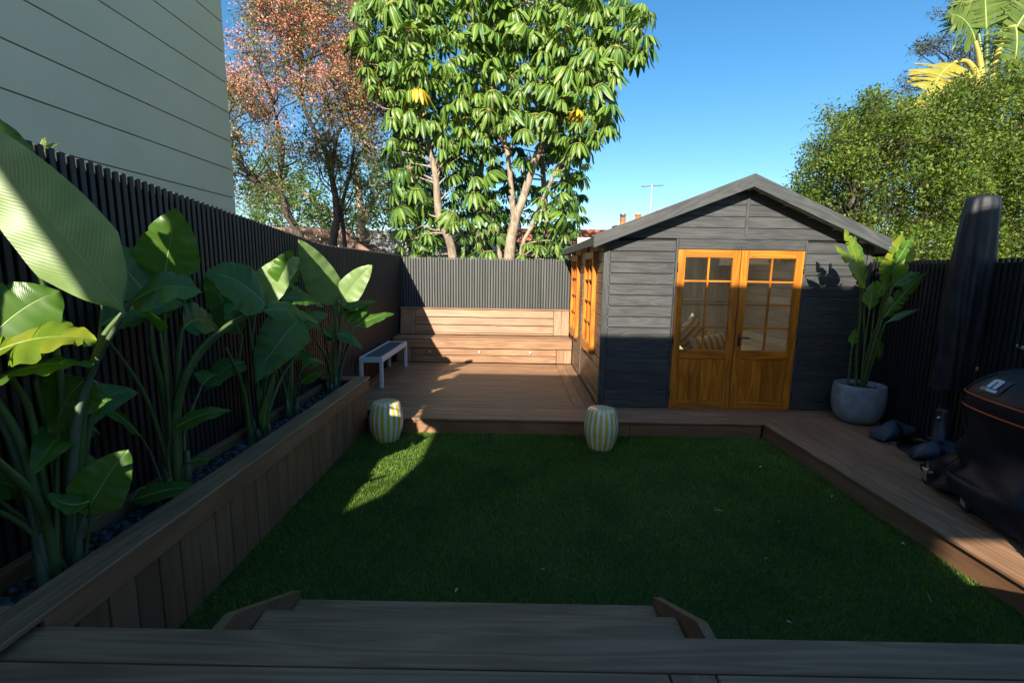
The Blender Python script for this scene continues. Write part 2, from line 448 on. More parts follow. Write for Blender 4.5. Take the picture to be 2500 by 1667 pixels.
def chips(name, N, sampler, smin, smax, parent=None, loc=(0,0,0)):
    r = np.random.default_rng(11); V = []; Q = []
    cube = np.array([[-1,-1,-1],[1,-1,-1],[1,1,-1],[-1,1,-1],[-1,-1,1],[1,-1,1],[1,1,1],[-1,1,1]], float)
    fq = np.array([[3,2,1,0],[4,5,6,7],[0,1,5,4],[1,2,6,5],[2,3,7,6],[3,0,4,7]])
    for i in range(N):
        c_ = cube*r.uniform(.55, 1.1, (8,3)); s = r.uniform(smin, smax)*np.array([1, r.uniform(.6,1), r.uniform(.25,.5)])
        a, b, g = r.uniform(0, 2*pi), r.normal(0,.35), r.normal(0,.35)
        R = Matrix.Rotation(a,3,'Z') @ Matrix.Rotation(b,3,'X') @ Matrix.Rotation(g,3,'Y')
        V.append((c_*s) @ np.array(R).T + np.array(sampler(r))); Q.append(fq+8*i)
    return stuff(obj(name, mesh_np(name, np.concatenate(V), np.concatenate(Q)), parent, loc, SLATE))
ch = chips('slate_mulch', 2600, lambda r: (r.uniform(-2.06,-1.75), r.uniform(1.47, 5.02), .452+r.uniform(0,.03)), .012, .034)
ch['label'] = 'dark slate chips mulching the planter bed'; ch['category'] = 'mulch'

# ---- built-in bench at the back
YB = 8.145
bench = thing('built_in_bench', (-.55, 8.5, HD), 'long built-in timber bench with panelled backrest against the back fence', 'bench')
boxr('carcass', (-2.08, YB+.06, HD+.002), (1.0, 8.86, .585), BACKING, bench)
for z0 in (.186, .314): boxr('front_board', (-1.80, YB+.03, z0), (.750, YB+.055, z0+.118), DECK['x'], bench)
for x0 in (.758, .890): boxr('front_upright', (x0, YB+.026, .186), (x0+.128, YB+.051, .433), DECK['z'], bench)
for x0 in (-2.075, -1.939): boxr('front_upright', (x0, YB+.026, .186), (x0+.132, YB+.051, .433), DECK['z'], bench)
boxr('seat_nosing', (-2.12, YB-.012, .442), (1.018, YB+.014, .590), DECK['x'], bench)
for k in range(3): boxr('seat_board', (-2.12, YB-.014+k*.1425, .594), (1.018, YB-.014+k*.1425+.138, .618), DECK['x'], bench)
# backrest: leans back a little
def lean_y(z): return 8.60 + (z-.62)*.16
def lean_board(name, x0, x1, z0, z1, mat, proud=0.0):
    poly = [(lean_y(z0)-proud, z0), (lean_y(z1)-proud, z1), (lean_y(z1)+.03, z1), (lean_y(z0)+.03, z0)]
    cx = (x0+x1)/2
    me = fix_normals(mesh(name, *prism([(a-8.6, b-.6) for a, b in poly], 'x', x0-cx, x1-cx)))
    bm = bmesh.new(); bm.from_mesh(me); bmesh.ops.bevel(bm, geom=bm.edges[:], offset=.003, segments=1, affect='EDGES'); bm.to_mesh(me); bm.free()
    return obj(name, me, bench, (cx, 8.6, .6), mat)
for z0, z1 in ((.625,.652),(.660,.790),(.802,.932),(.944,1.074)): lean_board('backrest_board', -1.822, .724, z0, z1, DECK['x'])
for x0 in (.730, .874): lean_board('backrest_upright', x0, x0+.139, .625, 1.077, DECK['z'], .004)
for x0 in (-2.10, -1.966): lean_board('backrest_upright', x0, x0+.138, .625, 1.077, DECK['z'], .004)
boxr('backrest_cap', (-2.118, 8.650, 1.081), (1.018, 8.79, 1.104), DECK['x'], bench)
boxr('backrest_core', (-2.08, 8.72, .62), (1.0, 8.86, 1.078), BACKING, bench)
for x0 in (-1.485, -.605, .30):
    l = obj('step_light', mesh('step_light', *lathe([(0,.012),(.017,.012),(.022,.009),(.024,0)], 20), True), bench, (x0, YB+.030, .365), ALU)
    l.rotation_euler = (radians(90), 0, 0)

# ---- fences
def slat_fence(name, loc, label, run, fixed, a0, a1, top, base, inward, mat, pitch=.05, sw=.031, sd=.020):
    """run 'x' or 'y'; top(a) gives the height; inward is the sign of the yard side along the other axis"""
    f = thing(name, loc, label, 'fence'); L = mesh('slat', *(cbox(sw, sd, 1.0, .0025) if run == 'x' else cbox(sd, sw, 1.0, .0025))); L.materials.append(mat)
    a = a0; r = random.Random(5)
    while a < a1:
        t = top(a) + r.uniform(-.003, .003); o = bpy.data.objects.new('slat', L); h = t-base
        c_ = (a, fixed+inward*(.012+r.uniform(0,.0015)), base+h/2) if run == 'x' else (fixed+inward*(.012+r.uniform(0,.0015)), a, base+h/2)
        finish(o, f, c_); o.scale = (1,1,h); a += pitch
    n = 24; V = []
    for k in range(n+1):
        q = a0-.02+(a1-a0+.03)*k/n; t = top(q)-.035
        for off in (0, -inward*.018):
            for z in (base, t): V.append((q, fixed+off, z) if run == 'x' else (fixed+off, q, z))
    F = []
    for k in range(n):
        b = k*4; F += [(b, b+1, b+5, b+4), (b+2, b+6, b+7, b+3), (b+1, b+3, b+7, b+5)]
    obj('backing_panel', fix_normals(mesh('backing_panel', V, F)), f, (0,0,0), BACKING)
    for z in (.35, 1.7):
        if run == 'x': boxr('rail', (a0-.02, fixed-inward*.06, z), (a1, fixed-inward*.020, z+.07), BACKING, f)
        else: boxr('rail', (fixed-inward*.06, a0-.02, z), (fixed-inward*.020, a1, z+.07), BACKING, f)
    return f
def ltop(y):
    if y < 1.0: return 1.88
    return 2.335 - (y-2.14)*.0885 if y < 5.25 else 2.058
slat_fence('slat_fence', (-2.16, 5.2, 0), 'tall black slatted fence with raked top behind the planter', 'y', -2.16, -1.9, 8.90, ltop, .02, 1, SLAT)
slat_fence('slat_fence', (-.55, 8.92, 0), 'charcoal slatted fence behind the built-in bench', 'x', 8.92, -2.13, 4.1, lambda x: 2.03, .3, -1, SLATB)
slat_fence('slat_fence', (4.24, 3.2, 0), 'black slatted fence beside the potted plant and covered barbecue', 'y', 4.22, .6, 6.2, lambda y: 1.972, .06, -1, SLAT)
for (y, z) in ((4.544, 1.70), (4.188, .985), (3.844, 1.235)):
    me = merged_mesh('fence_hook', [tube(smooth_path([(0,0,0),(-.03,0,.0),(-.05,0,.012),(-.045,0,.03)], 4), .006, 6)+(0,), cbox(.006,.03,.04,.001,(0,0,0))+(0,)], [ALU], True)
    tag(obj('fence_hook', me, None, (4.195, y, z)), 'small metal hook screwed to the black fence', 'hook', 'hooks on the black fence')

# ---- house behind the photographer: a stepped back wall that throws the long shadow
hb = thing('house', (0, -2.2, 0), 'back wall of the house behind the upper deck with a stepped parapet', 'house')
RENDER = plain('house_render', (.72,.66,.58), .8, var=.08)
HW = [  # x0,x1,z0,z1 of wall panels in the plane y=-2
 (-2.36, 0.06, .56, 4.83), (0.062, 1.58, .56, 5.44), (1.582, 2.1, .56, 1.86), (1.582, 2.1, 2.64, 5.44), (2.102, 5.6, .56, 5.44)]
for (x0, x1, z0, z1) in HW: boxr('wall', (x0, -2.2, z0), (x1, -2.0, z1), RENDER, hb, .002)
me = fix_normals(mesh('lean_to', *prism([(-2.95,.3),(-2.362,.3),(-2.362,2.78),(-2.95,2.25)], 'y', -2.2, -2.0))); obj('lean_to', me, hb, (0,0,0), RENDER)
me = fix_normals(mesh('eave', *prism([(-2.361,3.1),(-2.65,3.75),(-3.02,4.45),(-3.10,4.83),(-2.361,4.83)], 'y', -2.199, -2.001))); obj('eave', me, hb, (0,0,0), RENDER)

# ---- neighbour's tall house on the left
nh = thing('neighbour_house', (-4.7, 3.5, 0), 'tall pale green neighbouring house wall clad in wide boards', 'house')
SAGE = plain('sage_painted_board', (.73,.67,.50), .6, var=.07, scale=.8, spec=.3)
SAGE2 = plain('sage_board_joint', (.22,.19,.12), .8)
z = .005; ZT = 5.72
boxr('core_wall', (-5.2, -1.2, 0), (-4.215, 7.205, ZT), SAGE2, nh)
while z < ZT-.05:
    boxr('wall_board', (-4.213, -1.2, z+.006), (-4.196, 7.222, z+.394), SAGE, nh, .004)
    boxr('wall_board', (-5.19, 7.206, z+.006), (-4.215, 7.222, z+.394), SAGE, nh, .004); z += .40
boxr('parapet_cap', (-5.25, -1.25, ZT), (-4.16, 7.26, ZT+.06), SAGE2, nh)

# ================================================================== GARDEN SHED
SX0, SX1, SY0, SY1 = 1.03, 4.13, 5.533, 8.55
AX, AZ = 2.60, 2.80                     # ridge line under the roof skin
def roof_z(x): return AZ - (AX-x)*.393 if x < AX else AZ - (x-AX)*.43
shed = thing('garden_shed', (2.6, 7.0, HD), 'charcoal timber garden shed with gabled roof and honey pine double doors', 'shed')
# inner skin (vertical lining boards) and floor
core = [
 ('front_core', (SX0+.03, SY0+.022, HD+.005), (1.868, SY0+.055, 2.16)), ('front_core', (3.362, SY0+.022, HD+.005), (SX1-.03, SY0+.055, 2.16)),
 ('back_core', (SX0+.03, SY1-.055, HD+.005), (SX1-.03, SY1-.022, 2.16)), ('right_core', (SX1-.055, SY0+.06, HD+.005), (SX1-.022, SY1-.06, 2.16))]
for n, lo, hi in core: boxr(n, lo, hi, INNER['z'], shed, .001)
DOORX = ((1.888, 2.612), (2.620, 3.344)); DZ0, DZ1 = HD+.012, 2.073
boxr('floor', (SX0+.03, SY0+.06, HD+.002), (SX1-.03, SY1-.06, HD+.022), INNER['x'], shed, .001)
# left wall core has two window openings
WINS = ((5.99, 6.76), (7.50, 8.27)); WZ0, WZ1 = .77, 2.06
ys = [SY0+.03, WINS[0][0]+.05, WINS[0][1]-.05, WINS[1][0]+.05, WINS[1][1]-.05, SY1-.03]
for k in (0,2,4): boxr('left_core', (SX0+.022, ys[k], HD+.005), (SX0+.05, ys[k+1], 2.15), INNER['z'], shed, .001)
for k in (1,3):
    boxr('left_core', (SX0+.022, ys[k]+.001, HD+.005), (SX0+.05, ys[k+1]-.001, WZ0+.05), INNER['z'], shed, .001)
    boxr('left_core', (SX0+.022, ys[k]+.001, WZ1-.05), (SX0+.05, ys[k+1]-.001, 2.15), INNER['z'], shed, .001)
# lining boards seen through the glass
x = SX0+.07
while x < SX1-.12: boxr('lining_board', (x, SY1-.072, HD+.03), (x+.088, SY1-.058, 2.4), INNER['z'], shed, .003); x += .0905
zz = HD+.03
while zz < 2.1: boxr('lining_board', (SX1-.072, SY0+.07, zz), (SX1-.058, SY1-.075, zz+.124), INNER['y'], shed, .003); zz += .127
boxr('wall_rail', (SX0+.1, SY1-.10, 1.32), (SX1-.08, SY1-.073, 1.36), INNER['x'], shed)
# front cladding
PB = .127; zs = [.2677-.127+k*PB for k in range(0, 16)]
r3 = random.Random(4)
def clad(x0, x1, z0, z1, y=SY0):
    boxr('wall_board', (x0, y-.001*r3.random(), z0+.004), (x1, y+.020, z1-.004), CHAR['x'], shed, .005)
for k in range(len(zs)):
    z0 = max(zs[k], HD+.004); z1 = zs[k]+PB
    if z1 > 2.20: break
    if z1 - z0 < .02: continue
    clad(1.106, 1.858, z0, z1); clad(3.372, SX1-.062, z0, z1)
boxr('corner_trim', (SX0-.004, SY0-.012, HD+.004), (1.102, SY0+.0195, 2.195), CHAR['z'], shed)
boxr('corner_trim', (SX1-.058, SY0-.012, HD+.004), (SX1+.004, SY0+.0195, 2.195), CHAR['z'], shed)
for x0, x1 in ((1.861, 1.885), (3.347, 3.369)): boxr('door_jamb', (x0, SY0-.006, HD+.004), (x1, SY0+.05, 2.195), CHAR['z'], shed)
boxr('door_head', (1.888, SY0-.004, 2.079), (3.344, SY0+.05, 2.195), CHAR['x'], shed)
# stamped marks over the door
for k, dx in enumerate((-.06,-.045,-.02,.0,.015,.045,.06)):
    boxr('stamp_mark', (2.600+dx, SY0-.0060, 2.099+.004*(k%3)), (2.608+dx, SY0-.0042, 2.111+.004*(k%2)), BLACKIRON, shed, .0005)
# gable: boards cut to the roof slope, with a middle batten
def gable_board(x0, x1, z0, z1, y):
    pts = [(x0,z0),(x1,z0)]
    def top(x): return min(z1, roof_z(x)-.012)
    xs = sorted({x0, x1, *[x for x in (AX-(AZ-.012-z1)/.393, AX+(AZ-.012-z1)/.43, AX) if x0 < x < x1]})
    up = [(x, top(x)) for x in xs if top(x) > z0+.0005]
    if len(up) < 2: return
    xl = max(x0, AX-(AZ-.012-z0)/.393); xr = min(x1, AX+(AZ-.012-z0)/.43)
    poly = [(xl, z0), (xr, z0)] + [p for p in reversed(up) if xl-.0001 <= p[0] <= xr+.0001]
    q = [poly[0]]
    for p in poly[1:]:
        if abs(p[0]-q[-1][0])+abs(p[1]-q[-1][1]) > .002: q.append(p)
    if len(q) < 3: return
    cx, cz = (xl+xr)/2, z0
    me = fix_normals(mesh('gable_board', *prism([(a-cx, b-cz) for a, b in q], 'y', 0, .02)))
    obj('gable_board', me, shed, (cx, y, cz), CHAR['x'])
zg = 2.200
k = 0
while zg < 2.80:
    z1 = zg+.119
    if k == 0: gable_board(SX0-.02, SX1+.02, zg, z1, SY0+.0008)
    else:
        gable_board(SX0-.02, 2.628, zg, z1, SY0+.001); gable_board(2.668, SX1+.02, zg, z1, SY0+.001)
    zg += .127; k += 1
boxr('gable_batten', (2.6305, SY0-.006, 2.24), (2.6655, SY0+.012, 2.74), CHAR['z'], shed)
me = fix_normals(mesh('gable_backing', *prism([(SX0+.1,2.16),(SX1-.1,2.16),(AX,AZ-.03)], 'y', SY0+.0225, SY0+.03))); obj('gable_backing', me, shed, (0,0,0), BACKING)
me = fix_normals(mesh('gable_backing', *prism([(SX0+.05,2.16),(SX1-.05,2.16),(AX,AZ-.03)], 'y', SY1-.03, SY1))); obj('gable_backing', me, shed, (0,0,0), CHAR['x'])
# side cladding (left wall), joint cover strip between the two panels
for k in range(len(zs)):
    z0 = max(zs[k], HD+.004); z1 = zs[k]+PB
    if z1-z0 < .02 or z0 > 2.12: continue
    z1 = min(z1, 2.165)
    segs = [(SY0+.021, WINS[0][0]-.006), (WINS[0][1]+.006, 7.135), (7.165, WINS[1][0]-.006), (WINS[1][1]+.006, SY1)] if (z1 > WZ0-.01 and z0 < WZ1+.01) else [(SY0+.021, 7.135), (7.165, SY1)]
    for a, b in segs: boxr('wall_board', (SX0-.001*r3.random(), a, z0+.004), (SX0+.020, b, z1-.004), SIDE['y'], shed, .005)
boxr('cover_strip', (SX0-.006, 7.138, HD+.004), (SX0+.016, 7.162, 2.165), ALU, shed)
boxr('right_wall', (SX1-.02, SY0+.02, HD+.004), (SX1, SY1, 2.12), CHAR['y'], shed)
boxr('back_wall', (SX0+.02, SY1-.02, HD+.004), (SX1-.02, SY1, 2.16), CHAR['x'], shed)

# glass that reflects at grazing angles and lets light through
GLASS = bpy.data.materials.new('window_glass'); GLASS.use_nodes = True
gt = GLASS.node_tree
for n in list(gt.nodes):
    if n.type != 'OUTPUT_MATERIAL': gt.nodes.remove(n)
g1 = gt.nodes.new('ShaderNodeBsdfTransparent'); g1.inputs[0].default_value = (.80,.80,.78,1)
g2 = gt.nodes.new('ShaderNodeBsdfGlossy'); g2.inputs['Roughness'].default_value = .02
g3 = gt.nodes.new('ShaderNodeFresnel'); g3.inputs[0].default_value = 1.5
g4 = gt.nodes.new('ShaderNodeMixShader')
gt.links.new(g3.outputs[0], g4.inputs[0]); gt.links.new(g1.outputs[0], g4.inputs[1]); gt.links.new(g2.outputs[0], g4.inputs[2])
gt.links.new(g4.outputs[0], [n for n in gt.nodes if n.type == 'OUTPUT_MATERIAL'][0].inputs[0])

def door(x0, x1, handle):
    y0, y1 = SY0-.010, SY0+.030; st = .088; gz0, gz1 = .905, 1.985
    parts = [cbox(st, y1-y0, DZ1-DZ0, .004, (x0+st/2, (y0+y1)/2, (DZ0+DZ1)/2))+(0,), cbox(st, y1-y0, DZ1-DZ0, .004, (x1-st/2, (y0+y1)/2, (DZ0+DZ1)/2))+(0,)]
    ix0, ix1 = x0+st+.0005, x1-st-.0005
    for a, b in ((gz1, DZ1), (.80, gz0), (DZ0, DZ0+.085)): parts.append(cbox(ix1-ix0, y1-y0-.002, b-a, .004, ((ix0+ix1)/2, (y0+y1)/2, (a+b)/2))+(1,))
    d = obj('door', merged_mesh('door', parts, [PINE['z'], PINE['x']]), shed, (0,0,0))
    W[d.name] = Vector((0,0,0)); d.location = -W[shed.name]
    cx = (ix0+ix1)/2; mw = .020
    boxr('muntin', (cx-mw/2, y0+.006, gz0+.001), (cx+mw/2, y1-.004, gz1-.001), PINE['z'], d, .003)
    for k in (1,2,3):
        zc = gz0+(gz1-gz0)*k/4
        boxr('muntin', (ix0+.001, y0+.008, zc-mw/2), (cx-mw/2-.001, y1-.006, zc+mw/2), PINE['x'], d, .003)
        boxr('muntin', (cx+mw/2+.001, y0+.008, zc-mw/2), (ix1-.001, y1-.006, zc+mw/2), PINE['x'], d, .003)
    for c0, c1 in ((ix0, cx-mw/2), (cx+mw/2, ix1)):
        for k in range(4):
            za, zb = gz0+(gz1-gz0)*k/4+(mw/2 if k else 0), gz0+(gz1-gz0)*(k+1)/4-(mw/2 if k < 3 else 0)
            me = fix_normals(mesh('pane', *prism([(c0+.001, za+.001), (c1-.001, za+.001), (c1-.001, zb-.001), (c0+.001, zb-.001)], 'y', y0+.022, y0+.025)))
            obj('pane', me, d, (0,0,0), GLASS)
    n = 4; w = (ix1-ix0)/n
    for k in range(n): boxr('panel_board', (ix0+k*w+.001, y0+.012, DZ0+.087), (ix0+(k+1)*w-.001, y1-.008, .798), PINE['z'], d, .004)
    for zc in (.30, 1.05, 1.85):
        hx = x0-.004 if handle else x1+.004
        hx = x0+.001 if not handle else x1-.001
    hx = x0-.002 if not handle else x1+.002
    for zc in (.36, 1.02, 1.87):
        me = merged_mesh('hinge', [tube([(hx, y0-.006, zc-.05), (hx, y0-.006, zc+.05)], .006, 8)+(0,)], [BLACKIRON], True); obj('hinge', me, d, (0,0,0))
    if handle:
        hxx = x0+.045
        me = merged_mesh('handle', [cbox(.022, .008, .15, .003, (hxx, y0-.005, 1.03))+(0,), tube([(hxx, y0-.01, 1.06), (hxx, y0-.045, 1.06)], .009, 8)+(0,), tube(smooth_path([(hxx, y0-.045, 1.06), (hxx+.05, y0-.048, 1.062), (hxx+.105, y0-.045, 1.058)], 4), .0095, 8)+(0,), tube([(hxx, y0-.012, .99), (hxx, y0-.02, .99)], .012, 10)+(0,)], [BLACKIRON], True)
        obj('handle', me, d, (0,0,0))
    return d
door(*DOORX[0], False); door(*DOORX[1], True)
boxr('door_stop', (2.6125, SY0+.002, DZ0), (2.6195, SY0+.028, DZ1), BLACKIRON, shed, .001)
boxr('threshold', (1.888, SY0-.006, HD+.001), (3.344, SY0+.05, HD+.010), PINE['x'], shed, .002)

def window(y0, y1):
    xf, xb = SX0-.050, SX0+.045; fw = .075
    parts = [cbox(xb-xf, fw, WZ1-WZ0, .004, ((xf+xb)/2, y0+fw/2, (WZ0+WZ1)/2))+(0,), cbox(xb-xf, fw, WZ1-WZ0, .004, ((xf+xb)/2, y1-fw/2, (WZ0+WZ1)/2))+(0,)]
    for a, b in ((WZ0, WZ0+.09), (WZ1-.09, WZ1)): parts.append(cbox(xb-xf-.002, y1-y0-2*fw-.001, b-a, .004, ((xf+xb)/2, (y0+y1)/2, (a+b)/2))+(1,))
    f = obj('window', merged_mesh('window', parts, [PINE['z'], PINE['y']]), shed, (0,0,0))
    W[f.name] = Vector((0,0,0)); f.location = -W[shed.name]
    cy = (y0+y1)/2; mw = .022; gx0, gx1 = xf+.012, xf+.050; z0, z1 = WZ0+.0905, WZ1-.0905; a0, a1 = y0+fw+.0005, y1-fw-.0005
    boxr('muntin', (gx0, cy-mw/2, z0), (gx1, cy+mw/2, z1), PINE['z'], f, .003)
    for k in (1,2,3):
        zc = z0+(z1-z0)*k/4
        for q0, q1 in ((a0, cy-mw/2-.001), (cy+mw/2+.001, a1)): boxr('muntin', (gx0+.001, q0, zc-mw/2), (gx1-.001, q1, zc+mw/2), PINE['y'], f, .003)
    for q0, q1 in ((a0, cy-mw/2), (cy+mw/2, a1)):
        for k in range(4):
            za, zb = z0+(z1-z0)*k/4+(mw/2 if k else 0), z0+(z1-z0)*(k+1)/4-(mw/2 if k < 3 else 0)
            me = fix_normals(mesh('pane', *prism([(q0+.001, za+.001), (q1-.001, za+.001), (q1-.001, zb-.001), (q0+.001, zb-.001)], 'x', gx1-.008, gx1-.005)))
            obj('pane', me, f, (0,0,0), GLASS)
    boxr('sill', (xf-.012, y0-.015, WZ0-.022), (SX0-.003, y1+.015, WZ0-.001), PINE['y'], f)
for a, b in WINS: window(a, b)

# roof
SHING = plain('charcoal_roofing_felt', (.045,.046,.047), .85, var=.25, scale=30, bump=.5, bscale=120)
OV = .20; RY0, RY1 = SY0-OV+.0225, SY1+.12
RXL, RXR = .885, 4.315
def slab(xa, xb, off0, off1, ya, yb):
    return prism([(xa, roof_z(xa)+off0), (xb, roof_z(xb)+off0), (xb, roof_z(xb)+off1), (xa, roof_z(xa)+off1)], 'y', ya, yb)
KX0, KX1, KY0, KY1 = 1.45, 2.25, 6.35, 7.75            # opening in the left slope, added to brighten the shed interior
def opened(off0, off1, xa, ya, yb):
    return [slab(xa, KX0, off0, off1, ya, yb), slab(KX1, AX, off0, off1, ya, yb), slab(KX0, KX1, off0, off1, ya, KY0), slab(KX0, KX1, off0, off1, KY1, yb)]
JX0, JX1 = 3.0, 3.8  # matching opening added in the right slope for interior fill light
def opened_r(off0, off1, xb, ya, yb):
    return [slab(AX, JX0, off0, off1, ya, yb), slab(JX1, xb, off0, off1, ya, yb), slab(JX0, JX1, off0, off1, ya, KY0), slab(JX0, JX1, off0, off1, KY1, yb)]
OPAL = bpy.data.materials.new('opal_fill_panel'); OPAL.use_nodes = True  # diffusing material of the added roof panels
ot = OPAL.node_tree; ob = ot.nodes['Principled BSDF']; ob.inputs['Base Color'].default_value = (.8,.8,.78,1)
otr = ot.nodes.new('ShaderNodeBsdfTranslucent'); otr.inputs[0].default_value = (.9,.88,.82,1); om = ot.nodes.new('ShaderNodeMixShader'); om.inputs[0].default_value = .85
ot.links.new(ob.outputs[0], om.inputs[1]); ot.links.new(otr.outputs[0], om.inputs[2]); ot.links.new(om.outputs[0], ot.nodes['Material Output'].inputs[0])
def slab1(xa, xb, off, ya, yb): return [(xa, ya, roof_z(xa)+off), (xb, ya, roof_z(xb)+off), (xb, yb, roof_z(xb)+off), (xa, yb, roof_z(xa)+off)], [(0,1,2,3)]
roof = obj('roof', fix_normals(mesh('roof', *merge(opened(.016, .070, RXL, RY0, RY1)+opened_r(.016, .070, RXR, RY0, RY1))[:2])), shed, (0,0,0), SHING)
W[roof.name] = Vector((0,0,0)); roof.location = -W[shed.name]
obj('roof_lining', fix_normals(mesh('roof_lining', *merge(opened(-.002, .014, RXL+.01, RY0, RY1-.01)+opened_r(-.002, .014, RXR-.01, RY0, RY1-.01))[:2])), roof, (0,0,0), INNER['y'])
obj('added_fill_panel', mesh('added_fill_panel', *slab1(KX0+.004, KX1-.004, .055, KY0+.004, KY1-.004)), roof, (0,0,0), OPAL)  # unseen roof panel, added to spread sunlight into the dark interior
obj('added_fill_panel', mesh('added_fill_panel', *slab1(JX0+.004, JX1-.004, .055, KY0+.004, KY1-.004)), roof, (0,0,0), OPAL)  # second added fill panel, on the right slope
def barge(xa, xb, ya, yb, side):
    poly = [(xa, roof_z(xa)-.050), (xb, roof_z(xb)-.050), (xb, roof_z(xb)+.088), (xa, roof_z(xa)+.088)]
    ang = atan2(roof_z(xb)-roof_z(xa), xb-xa)
    cx = (xa+xb)/2; cz = (roof_z(xa)+roof_z(xb))/2
    R = Matrix.Rotation(ang, 3, 'Y')         # undo slope so that the grain runs along the board
    V, F = prism(poly, 'y', ya, yb); V = [R @ Vector((v[0]-cx, v[1]-ya, v[2]-cz)) for v in V]
    o = obj('barge_board', fix_normals(mesh('barge_board', V, F)), roof, (cx, ya, cz), CHAR['x']); o.rotation_euler = (0, -ang, 0)
barge(RXL-.01, AX-.0005, SY0-OV, SY0-OV+.022, 0); barge(AX+.0005, RXR+.01, SY0-OV, SY0-OV+.022, 1)
barge(RXL-.01, AX-.0005, RY1+.001, RY1+.02, 0); barge(AX+.0005, RXR+.01, RY1+.001, RY1+.02, 1)
boxr('eave_board', (RXL-.012, RY0+.002, roof_z(RXL)-.03), (RXL-.001, RY1, roof_z(RXL)+.066), CHAR['y'], roof, .002)
boxr('eave_board', (RXR+.001, RY0+.002, roof_z(RXR)-.03), (RXR+.012, RY1, roof_z(RXR)+.066), CHAR['y'], roof, .002)

# inside the shed: a low daybed with a striped cushion leaning in the corner
daybed = thing('daybed', (2.3, 6.5, HD), 'pale low daybed inside the shed behind the left door', 'daybed')
boxr('base', (1.75, 6.05, HD+.03), (2.9, 6.85, .50), INNER['x'], daybed); 
boxr('mattress', (1.76, 6.06, .502), (2.89, 6.84, .66), plain('pale_mattress', (.55,.52,.47), .8), daybed, .03)
def stripe_mat(name, scale, axis, yel, whi):
    m, nt, b = new_mat(name); tc = nt.nodes.new('ShaderNodeTexCoord'); sp = nt.nodes.new('ShaderNodeSeparateXYZ'); lk(nt, tc.outputs['UV'], sp.inputs[0])
    f = math_n(nt, 'FRACT', math_n(nt, 'MULTIPLY', sp.outputs[axis], scale))
    st = math_n(nt, 'GREATER_THAN', f, .5)
    co, _ = obj_coords(nt, (14,14,14)); n = nd(nt, 'ShaderNodeTexNoise'); n.inputs['Scale'].default_value = 1; n.inputs['Detail'].default_value = 5; lk(nt, co, n.inputs['Vector'])
    c_ = mixc(nt, 'MIX', st, whi, yel); c_ = mixc(nt, 'MULTIPLY', 1.0, c_, ramp(nt, [(.3,(.86,.86,.86)),(.6,(1,1,1))], n.outputs[0]).outputs[0])
    lk(nt, c_, b.inputs['Base Color']); return m, b
def cushion(name, w, h, d, mat, loc, rot, label, n=14):
    V, F, U = [], [], []
    for side in (1,-1):
        for i in range(n+1):
            for j in range(n+1):
                u, v = i/n*2-1, j/n*2-1
                pz = max(0, (1-u**4)*(1-v**4))**.55*d*side
                ear = 1-.10*(1-abs(u)**2)*abs(v)**4; ear2 = 1-.10*(1-abs(v)**2)*abs(u)**4
                V.append((u*w*ear2, pz, v*h*ear)); U.append((i/n, j/n))
    N = (n+1)**2
    for s in (0,1):
        for i in range(n):
            for j in range(n):
                a = s*N+i*(n+1)+j; q = (a, a+1, a+n+2, a+n+1); F.append(q if s else q[::-1])
    me = mesh(name, V, F, True); uv = me.uv_layers.new(name='UVMap')
    for lp in me.loops: uv.data[lp.index].uv = U[lp.vertex_index]
    o = obj(name, me, None, loc, mat); o.rotation_euler = rot
    o['label'] = label; o['category'] = 'cushion'; return o
cm, cb = stripe_mat('striped_cushion_fabric', 6.0, 0, (.75,.42,.04), (.8,.78,.72)); cb.inputs['Roughness'].default_value = .85
cushion('striped_cushion', .235, .235, .10, cm, (2.44, 6.36, .95), (radians(-14), radians(45), 0), 'yellow and white striped cushion standing on its corner behind the door glass')
cushion('striped_cushion', .25, .15, .11, cm, (2.60, 6.17, .86), (radians(-28), radians(-10), radians(6)), 'yellow and white striped cushion lying in front of another inside the shed')

# ================================================================== GARDEN OBJECTS
# ---- white framed metal bench
mb = thing('metal_bench', (-1.945, 7.01, HD), 'small white metal bench with slate grey top beside the black fence', 'bench')
bx0, bx1, by0, by1, bt = -2.105, -1.785, 6.27, 7.75, .61
for xx in (bx0+.022, bx1-.022):
    for yy in (by0+.022, by1-.022): box('leg', (.044, .044, bt-HD), (xx, yy, (HD+bt)/2), WHITE, mb, .004)
for yy in (by0+.022, by1-.022): boxr('end_rail', (bx0+.0445, yy-.018, bt-.075), (bx1-.0445, yy+.018, bt-.003), WHITE, mb)
for xx in (bx0+.022, bx1-.022): boxr('side_rail', (xx-.020, by0+.0445, bt-.075), (xx+.020, by1-.0445, bt-.001), WHITE, mb)
boxr('seat_panel', (bx0+.0425, by0+.0405, bt-.025), (bx1-.0425, by1-.0405, bt-.006), GREYPANEL, mb)

